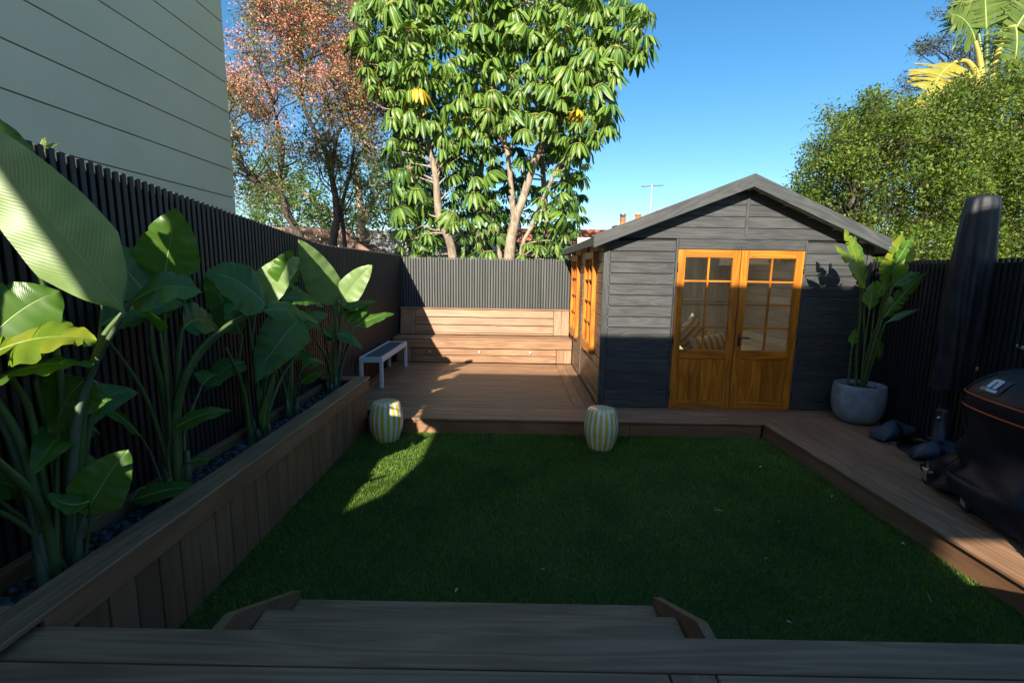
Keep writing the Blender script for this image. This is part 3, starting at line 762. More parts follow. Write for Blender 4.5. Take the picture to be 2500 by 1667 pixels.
# ---- striped ceramic stools
def stool_mats():
    m, nt, b = new_mat('yellow_white_striped_glaze')
    tc = nt.nodes.new('ShaderNodeTexCoord'); sp = nt.nodes.new('ShaderNodeSeparateXYZ'); lk(nt, tc.outputs['Object'], sp.inputs[0])
    an = nt.nodes.new('ShaderNodeMath'); an.operation = 'ARCTAN2'; lk(nt, sp.outputs[1], an.inputs[0]); lk(nt, sp.outputs[0], an.inputs[1])
    co, _ = obj_coords(nt, (7,7,7)); n = nd(nt, 'ShaderNodeTexNoise'); n.inputs['Scale'].default_value = 1; n.inputs['Detail'].default_value = 5; lk(nt, co, n.inputs['Vector'])
    wob = math_n(nt, 'MULTIPLY', math_n(nt, 'SUBTRACT', n.outputs[0], .5), .10)
    f = math_n(nt, 'FRACT', math_n(nt, 'ADD', math_n(nt, 'MULTIPLY', an.outputs[0], 18/(2*pi)), math_n(nt, 'ADD', wob, 40.0)))
    st = ramp(nt, [(.45,(.80,.80,.77)),(.50,(.72,.55,.05))], f); st.color_ramp.interpolation = 'LINEAR'
    co2, _ = obj_coords(nt, (55,55,55)); n2 = nd(nt, 'ShaderNodeTexNoise'); n2.inputs['Scale'].default_value = 1; n2.inputs['Detail'].default_value = 3; lk(nt, co2, n2.inputs['Vector'])
    sp2 = ramp(nt, [(.30,(.55,.52,.45)),(.36,(1,1,1))], n2.outputs[0])
    c_ = mixc(nt, 'MULTIPLY', .8, st.outputs[0], sp2.outputs[0])
    c_ = mixc(nt, 'MULTIPLY', 1.0, c_, ramp(nt, [(.3,(.85,.86,.86)),(.65,(1,1,1))], n.outputs[0]).outputs[0])
    lk(nt, c_, b.inputs['Base Color']); b.inputs['Roughness'].default_value = .22; b.inputs['Coat Weight'].default_value = .4; b.inputs['Coat Roughness'].default_value = .1
    return m
GLAZE = stool_mats()
prof = [(.0,.0),(.118,.0),(.130,.006),(.136,.02),(.155,.08),(.172,.15),(.180,.23),(.176,.30),(.164,.37),(.150,.418),(.142,.438),(.132,.449),(.115,.454),(.06,.458),(.0,.459)]
sm = mesh('ceramic_stool', *lathe(prof, 64), True); sm.materials.append(GLAZE)
for (x, y), rz, lab in (((-1.335, 4.78), .3, 'yellow and white striped ceramic drum stool beside the planter corner'), ((.915, 4.66), 1.1, 'yellow and white striped ceramic drum stool in front of the shed wall corner')):
    o = bpy.data.objects.new('ceramic_stool', sm); finish(o, None, (x, y, .004)); o.rotation_euler = (0,0,rz); o.scale = (.98,.98,.93); tag(o, lab, 'stool', 'striped drum stools')

# ---- concrete pot
pc = (3.87, 5.13)
pot = thing('plant_pot', (pc[0], pc[1], HD), 'round blue grey concrete pot standing at the corner of the deck', 'pot')
pp_ = [(0,0),(.15,0),(.185,.008),(.225,.035),(.262,.085),(.288,.15),(.302,.23),(.304,.32),(.298,.40),(.290,.452),(.286,.460),(.272,.460),(.266,.452),(.268,.38),(.0,.378)]
pp_ = [(a*.84, b*.95) for a, b in pp_]
obj('body', mesh('body', *lathe(pp_, 64), True), pot, (pc[0], pc[1], HD), CONCRETE)
def pot_s(r):
    a, q = r.uniform(0, 2*pi),   .20*sqrt(r.random()); return (q*cos(a), q*sin(a), .37+r.uniform(0,.02))
chips('pebbles', 260, pot_s, .012, .028, pot, (pc[0], pc[1], HD))

# ---- closed umbrella in its cover
um = thing('umbrella', (4.0, 4.2, HD), 'tall closed garden umbrella in a black cover beside the fence', 'umbrella')
def cover_mesh(name, sections, k=72, seed=2, fold=.10):
    r = np.random.default_rng(seed); ph = r.uniform(0, 2*pi, 6); V = []; F = []
    for (z, cx, cy, rx, ry, f) in sections:
        for j in range(k):
            a = 2*pi*j/k; w = 1 + f*.8*(.5*sin(3*a+ph[0]+z*1.3)+.35*sin(5*a+ph[1]-z*2.1)+.45*sin(8*a+ph[2]+z*3.0+.6*sin(5*z))+.35*sin(13*a+ph[3]+z*5)+.12*sin(23*z+3*a))
            V.append((cx+rx*w*cos(a), cy+ry*w*sin(a), z+f*.06*sin(4*a+ph[4])))
    n = len(sections)
    for i in range(n-1):
        for j in range(k): F.append((i*k+j, i*k+(j+1)%k, (i+1)*k+(j+1)%k, (i+1)*k+j))
    F.append(tuple(range((n-1)*k, n*k)))
    return mesh(name, V, F, True)
secs = []
for t in np.linspace(0, 1, 64):
    z = .80+1.68*t; rx = np.interp(t, [0,.06,.25,.45,.68,.85,.97,1], [.135,.130,.132,.148,.150,.135,.122,.112])
    secs.append((z, 3.97+.055*t, 4.2, rx, rx*.9, np.interp(t, [0,.3,.7,.95,1], [.16,.22,.14,.07,.04])))
secs += [(2.495, 4.025, 4.2, .09, .085, .02), (2.485, 4.025, 4.2, .03, .03, 0)]
obj('cover', cover_mesh('cover', secs), um, (0,0,0), CANVAS)
obj('pole', mesh('pole', *tube([(3.97,4.2,HD+.03),(3.972,4.2,1.2)], .026, 14), True), um, (0,0,0), DARKMETAL)
obj('base_sleeve', mesh('base_sleeve', *lathe([(.0,.0),(.30,.0),(.30,.012),(.085,.02),(.082,.10),(.095,.115),(.095,.14),(.068,.15),(.060,.40),(.05,.43),(.03,.435)], 32, (3.97,4.2,HD+.001)), True), um, (0,0,0), DARKMETAL)
obj('knob', mesh('knob', *tube([(3.91,4.17,.53),(3.885,4.157,.53)], .014, 12), True), um, (0,0,0), ALU)
# sandbags weighing down the base
def sandbag(x0, y0, x1, y1, w, h, label, seed):
    r = np.random.default_rng(seed); a = np.array([x0,y0]); b = np.array([x1,y1]); L = np.linalg.norm(b-a); n = 26; k = 20; V = []; F = []
    for i in range(n+1):
        t = i/n; e = (max(0, 1-abs(2*t-1)**2.6))**.62
        c_ = a*(1-t)+b*t; s = np.array([-(b-a)[1], (b-a)[0]])/L
        for j in range(k):
            q = 2*pi*j/k; wob = 1+.05*sin(3*q+6*t+seed)+.04*sin(11*t+2*q)
            off = cos(q)*(w/2)*(.72+.28*e)*wob; hz = (.012 + h*.5*e)*wob
            V.append((c_[0]+s[0]*off-(x0+x1)/2, c_[1]+s[1]*off-(y0+y1)/2, max(0, hz*(1+sin(q)*1.0)))) 
    for i in range(n):
        for j in range(k): F.append((i*k+j, (i+1)*k+j, (i+1)*k+(j+1)%k, i*k+(j+1)%k))
    F.append(tuple(range(k))); F.append(tuple(range((n+1)*k-1, n*k-1, -1)))
    bg = thing('sandbag', ((x0+x1)/2, (y0+y1)/2, HD+.013), label, 'sandbag', 'sandbags around the umbrella base')
    obj('bag', fix_normals(mesh('bag', V, F, True)), bg, ((x0+x1)/2, (y0+y1)/2, HD+.013), NAVY)
    st = []; cx, cy = (x0+x1)/2, (y0+y1)/2
    t = .38; c_ = a*(1-t)+b*t; s = np.array([-(b-a)[1], (b-a)[0]])/L; d = (b-a)/L
    for dd in (-.018, .018):
        ring = [(c_[0]+d[0]*dd+s[0]*cos(q)*(w/2+.006)-cx, c_[1]+d[1]*dd+s[1]*cos(q)*(w/2+.006)-cy, max(.0, (.012+h*.5)*(1+sin(q))+.006)) for q in np.linspace(-.4, pi+.4, 16)]
        st.append(ring)
    V2 = st[0]+st[1]; F2 = [(i, i+1, 16+i+1, 16+i) for i in range(15)]
    obj('strap', mesh('strap', V2, F2, True), bg, (cx, cy, HD+.013), BLACKIRON)
sandbag(3.625, 4.50, 4.06, 4.60, .21, .15, 'navy sandbag lying behind the umbrella base towards the pot', 1)
sandbag(3.60, 4.07, 4.05, 3.86, .21, .15, 'navy sandbag lying in front of the umbrella base towards the barbecue', 2)

# ---- covered barbecue
bq = bpy.data.objects.new('covered_barbecue', None); finish(bq, None, (3.60, 2.86, HD))
tag(bq, 'large barbecue under a black fitted cover with orange piping on caster wheels', 'barbecue'); bq.rotation_euler = (0,0,radians(-8))
def sup(a, hx, hy, e=3.2):
    ca, sa = cos(a), sin(a); return (hx*abs(ca)**(2/e)*(1 if ca > 0 else -1), hy*abs(sa)**(2/e)*(1 if sa > 0 else -1))
BS = [(.055,.50,.73,.10),(.10,.495,.725,.13),(.20,.45,.68,.13),(.28,.40,.635,.11),(.36,.37,.605,.10),(.50,.36,.595,.07),(.62,.375,.605,.04),(.70,.392,.620,.016),(.74,.402,.628,.006),(.80,.404,.630,.004),(.85,.400,.628,.004),(.90,.375,.605,.004),(.96,.325,.56,.006),(1.01,.265,.50,.008),(1.05,.20,.42,.008),(1.075,.12,.30,.006),(1.085,.04,.12,.0)]
BS = [(b[0]*.945, b[1], b[2], b[3]) for b in BS]
k = 72; V = []; F = []; r = np.random.default_rng(9); ph = r.uniform(0, 2*pi, 8)
BSf = []
for i in range(len(BS)-1):
    for t in (0, 1/3, 2/3): BSf.append(tuple(BS[i][q]*(1-t)+BS[i+1][q]*t for q in range(4)))
BSf.append(BS[-1])
for (z, hx, hy, f) in BSf:
    for j in range(k):
        a = 2*pi*j/k; w = 1+f*(.6*sin(4*a+ph[0]+z*9)+.5*sin(7*a+ph[1]-z*14)+.45*sin(11*a+ph[2]+z*20)+.3*sin(17*a+ph[3]-z*8))
        x_, y_ = sup(a, hx*w, hy*w); V.append((x_, y_, z + (f*.35*sin(5*a+ph[5]) if z < .2 else 0)))
n = len(BSf)
for i in range(n-1):
    for j in range(k): F.append((i*k+j, i*k+(j+1)%k, (i+1)*k+(j+1)%k, (i+1)*k+j))
F.append(tuple(range((n-1)*k, n*k)))
def bqpart(name, me, mat=None):
    o = bpy.data.objects.new(name, me); COL.objects.link(o); o.parent = bq
    if mat and not me.materials: me.materials.append(mat)
    W[o.name] = Vector((0,0,0)); return o
bqpart('cover', mesh('cover', V, F, True), CANVAS)
for zc in (.701, .796):
    hx, hy = (.402+.003, .628+.003) if zc < .75 else (.4005+.003, .6285+.003)
    ring = [(*sup(a, hx, hy), zc+.006*sin(3*a)) for a in np.linspace(0, 2*pi, 120)]
    bqpart('piping', mesh('piping', *tube(ring, .0055, 6), True), ORANGE)
for (sx_, sy_) in ((-1,1),(-1,-1),(1,1),(1,-1)):
    a_ = atan2(sy_*.8, sx_*1.0); pts_ = []
    for (z, hx, hy, f) in BS[2:-3]:
        x_, y_ = sup(a_, hx*1.004+.002, hy*1.004+.002); pts_.append((x_, y_, z))
    bqpart('seam', mesh('seam', *tube(smooth_path(pts_, 3), .004, 5), True), CANVAS)
# maker's patch on the sloping hood, facing the lawn
def on_hood(yy, zz):       # point on the cover surface on the -x side
    zs_ = [b[0] for b in BS]; hx = np.interp(zz, zs_, [b[1] for b in BS]); hy = np.interp(zz, zs_, [b[2] for b in BS])
    q = max(0.0, 1-abs(yy/hy)**3.2)**(1/3.2); return np.array([-hx*q, yy, zz])
def patch(poly, lift):
    out = []
    for (s, t) in poly:     # s along y (0..1 right to far), t up the slope
        p = on_hood(.16+.19*s, .837+.095*t); nrm = np.array([-.75, 0, .62]); out.append(p+nrm*lift)
    return out
def patch_obj(name, polys, lift, mat):
    V, F = [], []
    for pl in polys:
        b = len(V); V += patch(pl, lift); F.append(tuple(range(b, b+len(pl))))
    return bqpart(name, fix_normals(mesh(name, V, F)), mat)
GREYP = plain('grey_patch', (.05,.05,.055), .6); PALE = plain('pale_print', (.62,.68,.72), .5); AMB = plain('amber_print', (.5,.26,.05), .5)
patch_obj('emblem_patch', [[(s, t) for s, t in ((0,0),(.25,0),(.5,0),(.75,0),(1,0),(1,.5),(1,1),(.5,1),(0,1),(0,.5))]], .006, GREYP)
arch = lambda cx, w, h0, h1: [(cx-w, h0), (cx+w, h0), (cx+w, h1), (cx+w*.6, h1+.10), (cx-w*.6, h1+.10), (cx-w, h1)]
patch_obj('emblem', [arch(.64, .10, .34, .80), arch(.36, .10, .34, .80), [(.22,.80),(.78,.80),(.66,.93),(.34,.93)]], .010, PALE)
patch_obj('emblem_bar', [[(.14,.10),(.86,.10),(.90,.20),(.86,.28),(.14,.28),(.10,.20)]], .010, PALE)
patch_obj('emblem_accent', [[(.46,.50),(.54,.50),(.54,.80),(.46,.80)], [(.60,.13),(.84,.13),(.84,.25),(.60,.25)]], .013, AMB)
# casters
for (lx, ly) in ((-.44, .18), (-.40, .62), (.38, .55), (.38, -.55), (-.44, -.55)):
    w = bqpart('caster', merged_mesh('caster', [tube([(lx-.013, ly, .046), (lx+.013, ly, .046)], .045, 24)+(0,), tube([(lx-.015, ly, .046), (lx+.015, ly, .046)], .018, 16)+(1,), cbox(.006, .045, .075, .002, (lx-.020, ly+.008, .078))+(1,), cbox(.006, .045, .075, .002, (lx+.020, ly+.008, .078))+(1,), cbox(.05, .06, .012, .003, (lx, ly+.012, .122))+(1,), tube([(lx, ly+.012, .125),(lx, ly+.012, .19)], .012, 10)+(1,)], [RUBBER, CHROME], False))

# ---- dry leaves and petals lying on the lawn
FL = [plain('dry_petal', (.42,.38,.30), .7), plain('dry_twig', (.42,.33,.20), .8)]
r = np.random.default_rng(21)
spots = [(2.33,4.19),(2.62,3.62),(1.58,3.35),(1.95,3.2),(1.62,2.75),(2.9-.25,2.95),(2.36,2.42),(1.45,2.2),(2.05,2.05),(2.5,1.95),(-.55,4.35),(-1.42,3.68),(.55,3.05),(.2,2.6),(1.1,3.9),(1.0,2.35),(-.3,2.4),(-1.25,1.75),(-1.2,1.9),(2.0,4.4),(.62,4.7),(1.28,4.85),(-.2,4.88)]
for i, (x, y) in enumerate(spots):
    L = r.uniform(.008, .019); tw = i % 4 == 2
    wv = .003 if tw else L*.45
    if tw: L = r.uniform(.03, .055)
    pts = [(-L,0,0),(-L*.4,-wv,.004),(L*.4,-wv*.8,.006),(L,0,.002),(L*.4,wv*.8,.008),(-L*.4,wv,.004)]
    me = mesh('fallen_twig' if tw else 'fallen_petal', pts, [(0,1,5),(1,2,4,5),(2,3,4)])
    o = obj(me.name.split('.')[0], me, None, (x, y, .021), FL[1 if tw else 0]); o.rotation_euler = (r.normal(0,.2), r.normal(0,.2), r.uniform(0, 6.3))
    if tw: tag(o, 'thin dry twig lying on the dark lawn', 'twig', 'dry twigs on the lawn')
    else: tag(o, 'pale dry petal lying on the dark lawn', 'petal', 'dry petals on the lawn')

# ================================================================== PLANTS
STREL = leafmat('bird_of_paradise_leaf', [(0,(.065,.155,.022)),(.5,(.085,.19,.028)),(1,(.115,.235,.036))], (.22,.44,.03), tfac=.40, rough=.33, spec=.5, veins=True)
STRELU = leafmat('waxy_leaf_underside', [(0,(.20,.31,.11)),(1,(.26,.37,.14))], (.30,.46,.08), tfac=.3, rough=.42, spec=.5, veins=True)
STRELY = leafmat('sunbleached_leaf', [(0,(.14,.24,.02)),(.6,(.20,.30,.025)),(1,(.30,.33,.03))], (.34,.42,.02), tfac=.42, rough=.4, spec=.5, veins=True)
STRELP = leafmat('tattered_palm_leaf', [(0,(.10,.16,.03)),(.7,(.14,.21,.04)),(1,(.20,.24,.05))], (.22,.32,.03), tfac=.35, rough=.45, spec=.5, veins=True)
STRELYL = leafmat('yellowed_palm_leaf', [(0,(.36,.33,.04)),(1,(.48,.38,.05))], (.45,.4,.05), tfac=.4, rough=.45, veins=True)
STALK = plain('pale_green_stalk', (.075,.125,.035), .45, var=.3, scale=5)
STALKP = plain('blue_green_stalk', (.095,.135,.085), .5, var=.3, scale=5)
RIB = plain('leaf_midrib', (.26,.36,.10), .45, var=.1)
BROWNTIP = plain('withered_leaf_edge', (.35,.18,.06), .8, var=.3, scale=30)

def blade(B, T, Wd, N, bend, fold, splits, seed, rows=30, m=5, curl=.10, rag=0.0, feather=0.0):
    """Paddle leaf from B to T. Each half is a grid hung on the midrib; splits tear it between the veins."""
    r = np.random.default_rng(seed); B = np.array(B, float); T = np.array(T, float); bend = np.array(bend, float)
    ax = T-B; L = np.linalg.norm(ax); d = ax/L; N = np.array(N, float); N = N-d*(N@d); N /= np.linalg.norm(N); S = np.cross(d, N)
    cen = lambda t: B+ax*t+bend*4*t*(1-t)
    prof = lambda t: min(1.0, max(t,0)/.20)**.55*max(0.0, 1-max(0.0, t-.12)**1.9*1.28)**.85 if t < .999 else .0
    ph = r.uniform(0, 2*pi, 4); V, F, U = [], [], []
    for side in (-1, 1):
        cuts = sorted(r.uniform(.12, .92, splits)) if splits else []
        segs = list(zip([0.0]+list(cuts), list(cuts)+[1.0]))
        for (t0, t1) in segs:
            n = max(2, int(round(rows*(t1-t0)))); sag = r.normal(0, .10) if splits > 2 else r.normal(0,.02); sl = r.normal(0, .05) if splits > 2 else 0
            base = len(V)
            for i in range(n+1):
                f = i/n; t = t0+(t1-t0)*f
                tan = cen(min(1, t+.01))-cen(max(0, t-.01)); tan /= np.linalg.norm(tan); nn = np.cross(S, tan); nn /= np.linalg.norm(nn)
                if nn@N < 0: nn = -nn
                w = Wd/2*prof(t)
                gap = 0.0
                if splits: 
                    e = min(f if t0 > 0 else 1, (1-f) if t1 < 1 else 1); gap = max(0, .16-e)*.9 if (t1-t0) < .6 else max(0, .06-e)*1.2
                if rag: w *= 1-rag*r.random()*.35
                for j in range(m+1):
                    q = j/m; tq = (t0+t1)/2+(t-(t0+t1)/2)*(1-feather*q**1.3); dq = ax*(tq-t)
                    off = side*w*q*(1-gap*q*q*.9)
                    slant = .10*L*q*q*(.4+.6*t)*(1-t)           # veins sweep towards the tip
                    lift = fold*w*q - curl*w*q*q*1.6 + sag*w*q*q + .028*Wd*sin(16*t+ph[0]+side)*q*q + .012*Wd*sin(41*t+ph[1]*side)*q
                    V.append(cen(t)+dq+S*off+nn*lift+tan*(slant+sl*w*q+gap*0*w)); U.append((t, q*side))
            for i in range(n):
                for j in range(m):
                    a = base+i*(m+1)+j; q4 = (a, a+1, a+m+2, a+m+1); F.append(q4 if side > 0 else q4[::-1])
    return V, F, U, [cen(t) for t in np.linspace(0, .97, 14)], N

def leaf_object(L, parent, seed, mat, rag=0.0, feather=0.0, rootz=None, stalk=STALK, rs=(.016,.008), rib=.0045, withered=False):
    B, T, Wd, N, bend, fold, splits, root, ctrl = L
    V, F, U, rb, Nn = blade(B, T, Wd, N, bend, fold, splits, seed, rag=rag, feather=feather)
    o0 = np.array(B); V = [v-o0 for v in V]
    me = bpy.data.meshes.new('leaf'); tv, tf = tube([p-o0-Nn*rib*.3 for p in rb], list(np.linspace(rib, rib*.25, len(rb))), 6)
    b = len(V); VV = V+list(tv); FF = F+[tuple(i+b for i in f) for f in tf]
    me.from_pydata([tuple(v) for v in VV], [], FF); me.materials.append(mat); me.materials.append(RIB)
    me.polygons.foreach_set('material_index', [0]*len(F)+[1]*len(tf)); me.polygons.foreach_set('use_smooth', [True]*len(me.polygons))
    uv = me.uv_layers.new(name='UVMap'); UU = U+[(0.0,0.0)]*len(tv)
    li = np.zeros(len(me.loops), np.int32); me.loops.foreach_get('vertex_index', li)
    uv.data.foreach_set('uv', np.array(UU, np.float32)[li].ravel())
    leaf = obj('leaf', me, parent, B)
    root = list(root)
    if rootz is not None: root[2] = rootz
    pts = [root]+[list(c_) for c_ in ctrl]+[list(B)]
    path = smooth_path(pts, 7)
    # carry the stalk a short way into the leaf base so that they join
    tv, tf = tube([p-np.array(root) for p in path], list(np.linspace(rs[0], rs[1], len(path))), 8)
    obj('stalk', mesh('stalk', tv, tf, True), parent, root, stalk)
    return leaf
PLANTER_CLUMPS=[
# A
dict(root=(-1.93, 1.841, 0.535), leaves=[
  ((-1.539, 1.841, 1.613),(-2.09, 1.731, 2.378),0.31,(0.45, -0.88, 0.05),(0, 0, 0.06),0.10,0,(-1.93, 1.861, 0.532),[(-1.84, 1.882, 1.087), (-1.745, 1.903, 1.374)]),
  ((-1.627, 1.982, 1.638),(-1.381, 2.081, 1.684),0.33,(0.15, -0.45, 0.85),(0, 0, 0.05),0.12,1,(-1.95, 1.912, 0.53),[(-1.846, 1.913, 1.076), (-1.757, 1.947, 1.449)]),
  ((-2.001, 1.726, 1.482),(-1.815, 1.872, 1.693),0.33,(0.55, -0.8, 0.25),(0, 0, 0.03),0.10,1,(-1.9, 1.735, 0.597),[(-1.977, 1.795, 0.932), (-2.011, 1.748, 1.308)]),
  ((-1.982, 1.681, 1.433),(-1.638, 1.813, 1.505),0.36,(0.1, -0.42, 0.9),(0, 0, 0.05),0.15,5,(-1.9, 1.778, 0.578),[(-1.949, 1.781, 1.031), (-1.971, 1.713, 1.318)]),
  ((-2.021, 1.716, 1.333),(-1.7, 1.855, 1.397),0.30,(0.1, -0.1, 1),(0, 0, 0.04),0.10,2,(-1.95, 1.808, 0.557),[(-1.99, 1.787, 1.028), (-2.016, 1.745, 1.257)]),
  ((-1.944, 1.89, 1.877),(-2.007, 1.874, 2.368),0.34,(0.8, -0.55, 0.1),(0, 0, 0.02),0.10,2,(-2.0, 1.908, 0.489),[(-1.911, 1.913, 1.075), (-1.916, 1.917, 1.633)]),
  ((-1.773, 2.029, 1.777),(-1.81, 2.02, 1.949),0.17,(0.5, -0.8, 0.2),(0, 0, 0.0),0.15,0,(-2.0, 1.947, 0.474),[(-1.868, 1.946, 1.064), (-1.794, 2.01, 1.534)]),
  ((-1.827, 1.965, 1.312),(-1.928, 1.875, 1.089),0.28,(0.3, -0.9, 0.3),(0, 0, 0.05),0.10,0,(-2.0, 1.928, 0.486),[(-1.875, 1.941, 0.966), (-1.823, 1.984, 1.249)]),
  ((-1.797, 1.83, 0.744),(-1.683, 1.955, 1.0),0.22,(0.5, -0.8, 0.4),(0.0, 0, 0.02),0.15,0,(-1.85, 1.83, 0.564),[(-1.833, 1.832, 0.643)]),
  ((-1.76, 1.827, 0.825),(-1.861, 1.752, 0.893),0.13,(0.2, -0.3, 0.9),(0, 0, -0.03),0.30,0,(-1.85, 1.839, 0.558),[(-1.793, 1.846, 0.696)]),
],stalks=[
  [(-1.9, 1.793, 0.548), (-1.86, 1.728, 0.837), (-1.78, 1.54, 1.11), (-1.7, 1.387, 1.255)],
  [(-1.95, 1.814, 0.533), (-1.95, 1.833, 0.818), (-1.95, 1.822, 1.199), (-1.9, 1.718, 1.385)],
  [(-1.98, 1.85, 0.508), (-1.98, 1.897, 0.784), (-1.98, 1.907, 1.076), (-1.95, 1.858, 1.335)],
]),
# B
dict(root=(-1.95, 2.564, 0.616), leaves=[
  ((-1.913, 2.564, 1.717),(-1.807, 2.564, 2.103),0.31,(0.5, -0.86, 0.1),(0, 0, 0),0.12,2,(-1.95, 2.564, 0.616),[(-1.976, 2.585, 0.961), (-1.962, 2.597, 1.388)]),
  ((-1.969, 2.53, 1.612),(-2.09, 2.352, 1.9),0.28,(0.3, -0.6, 0.7),(0, 0, 0.04),0.12,1,(-1.95, 2.564, 0.616),[(-1.961, 2.555, 1.022), (-1.986, 2.534, 1.349)]),
  ((-1.569, 2.897, 1.528),(-1.305, 3.131, 1.424),0.30,(0.1, -0.35, 0.9),(0, 0, 0.05),0.12,1,(-1.93, 2.547, 0.623),[(-1.923, 2.571, 0.966), (-1.822, 2.64, 1.296), (-1.67, 2.787, 1.483)]),
  ((-1.555, 2.95, 1.551),(-1.746, 2.659, 1.759),0.34,(0.4, -0.65, 0.6),(0, 0, 0.06),0.12,1,(-1.95, 2.591, 0.603),[(-1.916, 2.595, 1.011), (-1.803, 2.691, 1.326), (-1.638, 2.871, 1.502)]),
  ((-1.89, 2.503, 0.9),(-1.636, 2.632, 0.97),0.15,(0.05, -0.45, 0.9),(0, 0, 0.03),0.12,0,(-1.9, 2.474, 0.644),[(-1.929, 2.496, 0.762)]),
  ((-2.014, 2.424, 0.888),(-2.09, 2.211, 1.12),0.14,(0.0, -0.5, 0.85),(0, 0, 0.05),0.10,0,(-1.93, 2.481, 0.64),[(-1.992, 2.464, 0.749)]),
  ((-2.036, 2.338, 0.551),(-1.707, 2.48, 0.567),0.13,(0.05, -0.5, 0.85),(0, 0, 0.03),0.12,1,(-1.9, 2.426, 0.653),[(-2.005, 2.4, 0.6)]),
  ((-1.868, 2.556, 0.681),(-1.749, 2.615, 0.685),0.07,(0.1, -0.5, 0.85),(0, 0, 0.01),0.10,0,(-1.93, 2.544, 0.598),[(-1.902, 2.562, 0.63)]),
],stalks=[
  [(-1.95, 2.564, 0.616), (-1.98, 2.623, 0.949), (-1.98, 2.567, 1.119), (-2.0, 2.536, 1.348)],
]),
# C
dict(root=(-1.98, 3.537, 0.476), leaves=[
  ((-1.946, 3.537, 1.517),(-1.598, 3.537, 1.872),0.28,(0.35, -0.75, 0.55),(0, 0, 0.05),0.20,0,(-1.98, 3.537, 0.476),[(-1.984, 3.533, 0.91), (-1.986, 3.518, 1.253)]),
  ((-1.713, 3.752, 1.4),(-1.922, 3.394, 0.945),0.36,(0.55, -0.75, 0.35),(0, 0, 0.05),0.10,0,(-1.98, 3.537, 0.476),[(-1.903, 3.571, 0.902), (-1.77, 3.69, 1.231)]),
  ((-1.835, 3.649, 1.544),(-1.561, 3.847, 1.483),0.28,(0.1, -0.4, 0.9),(0, 0, 0.05),0.12,1,(-1.98, 3.537, 0.476),[(-1.935, 3.568, 0.902), (-1.893, 3.597, 1.277)]),
  ((-1.756, 3.537, 1.667),(-1.666, 3.537, 1.931),0.22,(0.5, -0.85, 0.1),(0, 0, 0),0.12,4,(-1.98, 3.537, 0.476),[(-1.928, 3.653, 0.882), (-1.889, 3.736, 1.364)]),
  ((-2.031, 3.457, 1.294),(-2.09, 3.178, 1.716),0.26,(0.4, -0.7, 0.6),(0, 0, 0.05),0.10,0,(-1.98, 3.444, 0.485),[(-2.052, 3.456, 0.757), (-2.055, 3.442, 1.065)]),
  ((-2.013, 3.431, 1.101),(-2.09, 3.083, 0.957),0.20,(0.3, -0.6, 0.7),(0, 0, 0.05),0.10,0,(-1.98, 3.462, 0.479),[(-2.013, 3.476, 0.752)]),
  ((-1.927, 3.48, 0.561),(-1.903, 3.533, 0.842),0.08,(0.5, -0.85, 0.1),(0, 0, 0),0.15,0,(-1.98, 3.537, 0.476),[(-1.934, 3.496, 0.538)]),
],stalks=[
  [(-1.98, 3.387, 0.507), (-1.98, 3.347, 0.889), (-1.97, 3.164, 1.244)],
  [(-1.98, 3.486, 0.47), (-1.9, 3.699, 0.871), (-1.82, 3.941, 1.118)],
]),
# D
dict(root=(-2.0, 4.071, 0.449), leaves=[
  ((-1.898, 4.074, 0.78),(-1.719, 4.203, 0.874),0.17,(0.1, -0.4, 0.9),(0, 0, 0.02),0.10,0,(-2.0, 4.071, 0.449),[(-1.946, 4.076, 0.618)]),
  ((-1.961, 4.097, 1.246),(-1.73, 4.357, 1.38),0.24,(0.2, -0.5, 0.8),(0, 0, 0.04),0.12,1,(-2.0, 4.071, 0.449),[(-1.985, 4.091, 0.894)]),
  ((-1.986, 4.118, 1.32),(-2.09, 3.882, 1.633),0.24,(0.3, -0.6, 0.7),(0, 0, 0.04),0.12,1,(-2.0, 4.071, 0.449),[(-1.989, 4.114, 0.889)]),
],stalks=[
  [(-2.0, 4.071, 0.449), (-2.0, 3.997, 0.719), (-2.0, 3.912, 0.97)],
]),
# E
dict(root=(-1.96, 4.967, 0.499), leaves=[
  ((-1.909, 4.967, 1.392),(-2.09, 4.609, 2.067),0.36,(0.45, -0.88, 0.12),(0, 0, 0.03),0.08,0,(-1.96, 4.967, 0.499),[(-1.938, 5.004, 0.796), (-1.925, 5.029, 1.128)]),
  ((-1.829, 4.967, 1.439),(-1.494, 4.967, 1.84),0.27,(0.25, -0.9, 0.25),(0, 0, 0.03),0.25,1,(-1.96, 4.967, 0.499),[(-1.924, 5.029, 0.792), (-1.898, 5.059, 1.124)]),
  ((-1.748, 5.068, 1.164),(-1.387, 5.416, 1.29),0.21,(0.1, -0.5, 0.85),(0, 0, 0.03),0.15,1,(-1.94, 5.038, 0.481),[(-1.873, 5.015, 0.747), (-1.805, 5.05, 0.983)]),
  ((-1.877, 4.902, 1.121),(-1.635, 5.018, 0.929),0.20,(0.2, -0.5, 0.8),(0, 0, 0.04),0.10,1,(-1.96, 4.967, 0.499),[(-1.928, 4.953, 0.806)]),
  ((-1.867, 5.062, 1.338),(-1.571, 5.4, 1.429),0.18,(0.1, -0.4, 0.9),(0, 0, 0.03),0.12,1,(-1.96, 4.967, 0.499),[(-1.904, 5.03, 0.937)]),
  ((-1.922, 4.929, 1.07),(-2.09, 4.512, 1.297),0.19,(0.2, -0.5, 0.8),(0, 0, 0.03),0.12,1,(-1.96, 4.967, 0.499),[(-1.942, 4.947, 0.76)]),
  ((-1.835, 5.088, 1.193),(-1.624, 5.307, 1.395),0.20,(0.2, -0.5, 0.8),(0, 0, 0.03),0.12,1,(-1.96, 4.967, 0.499),[(-1.883, 5.051, 0.837)]),
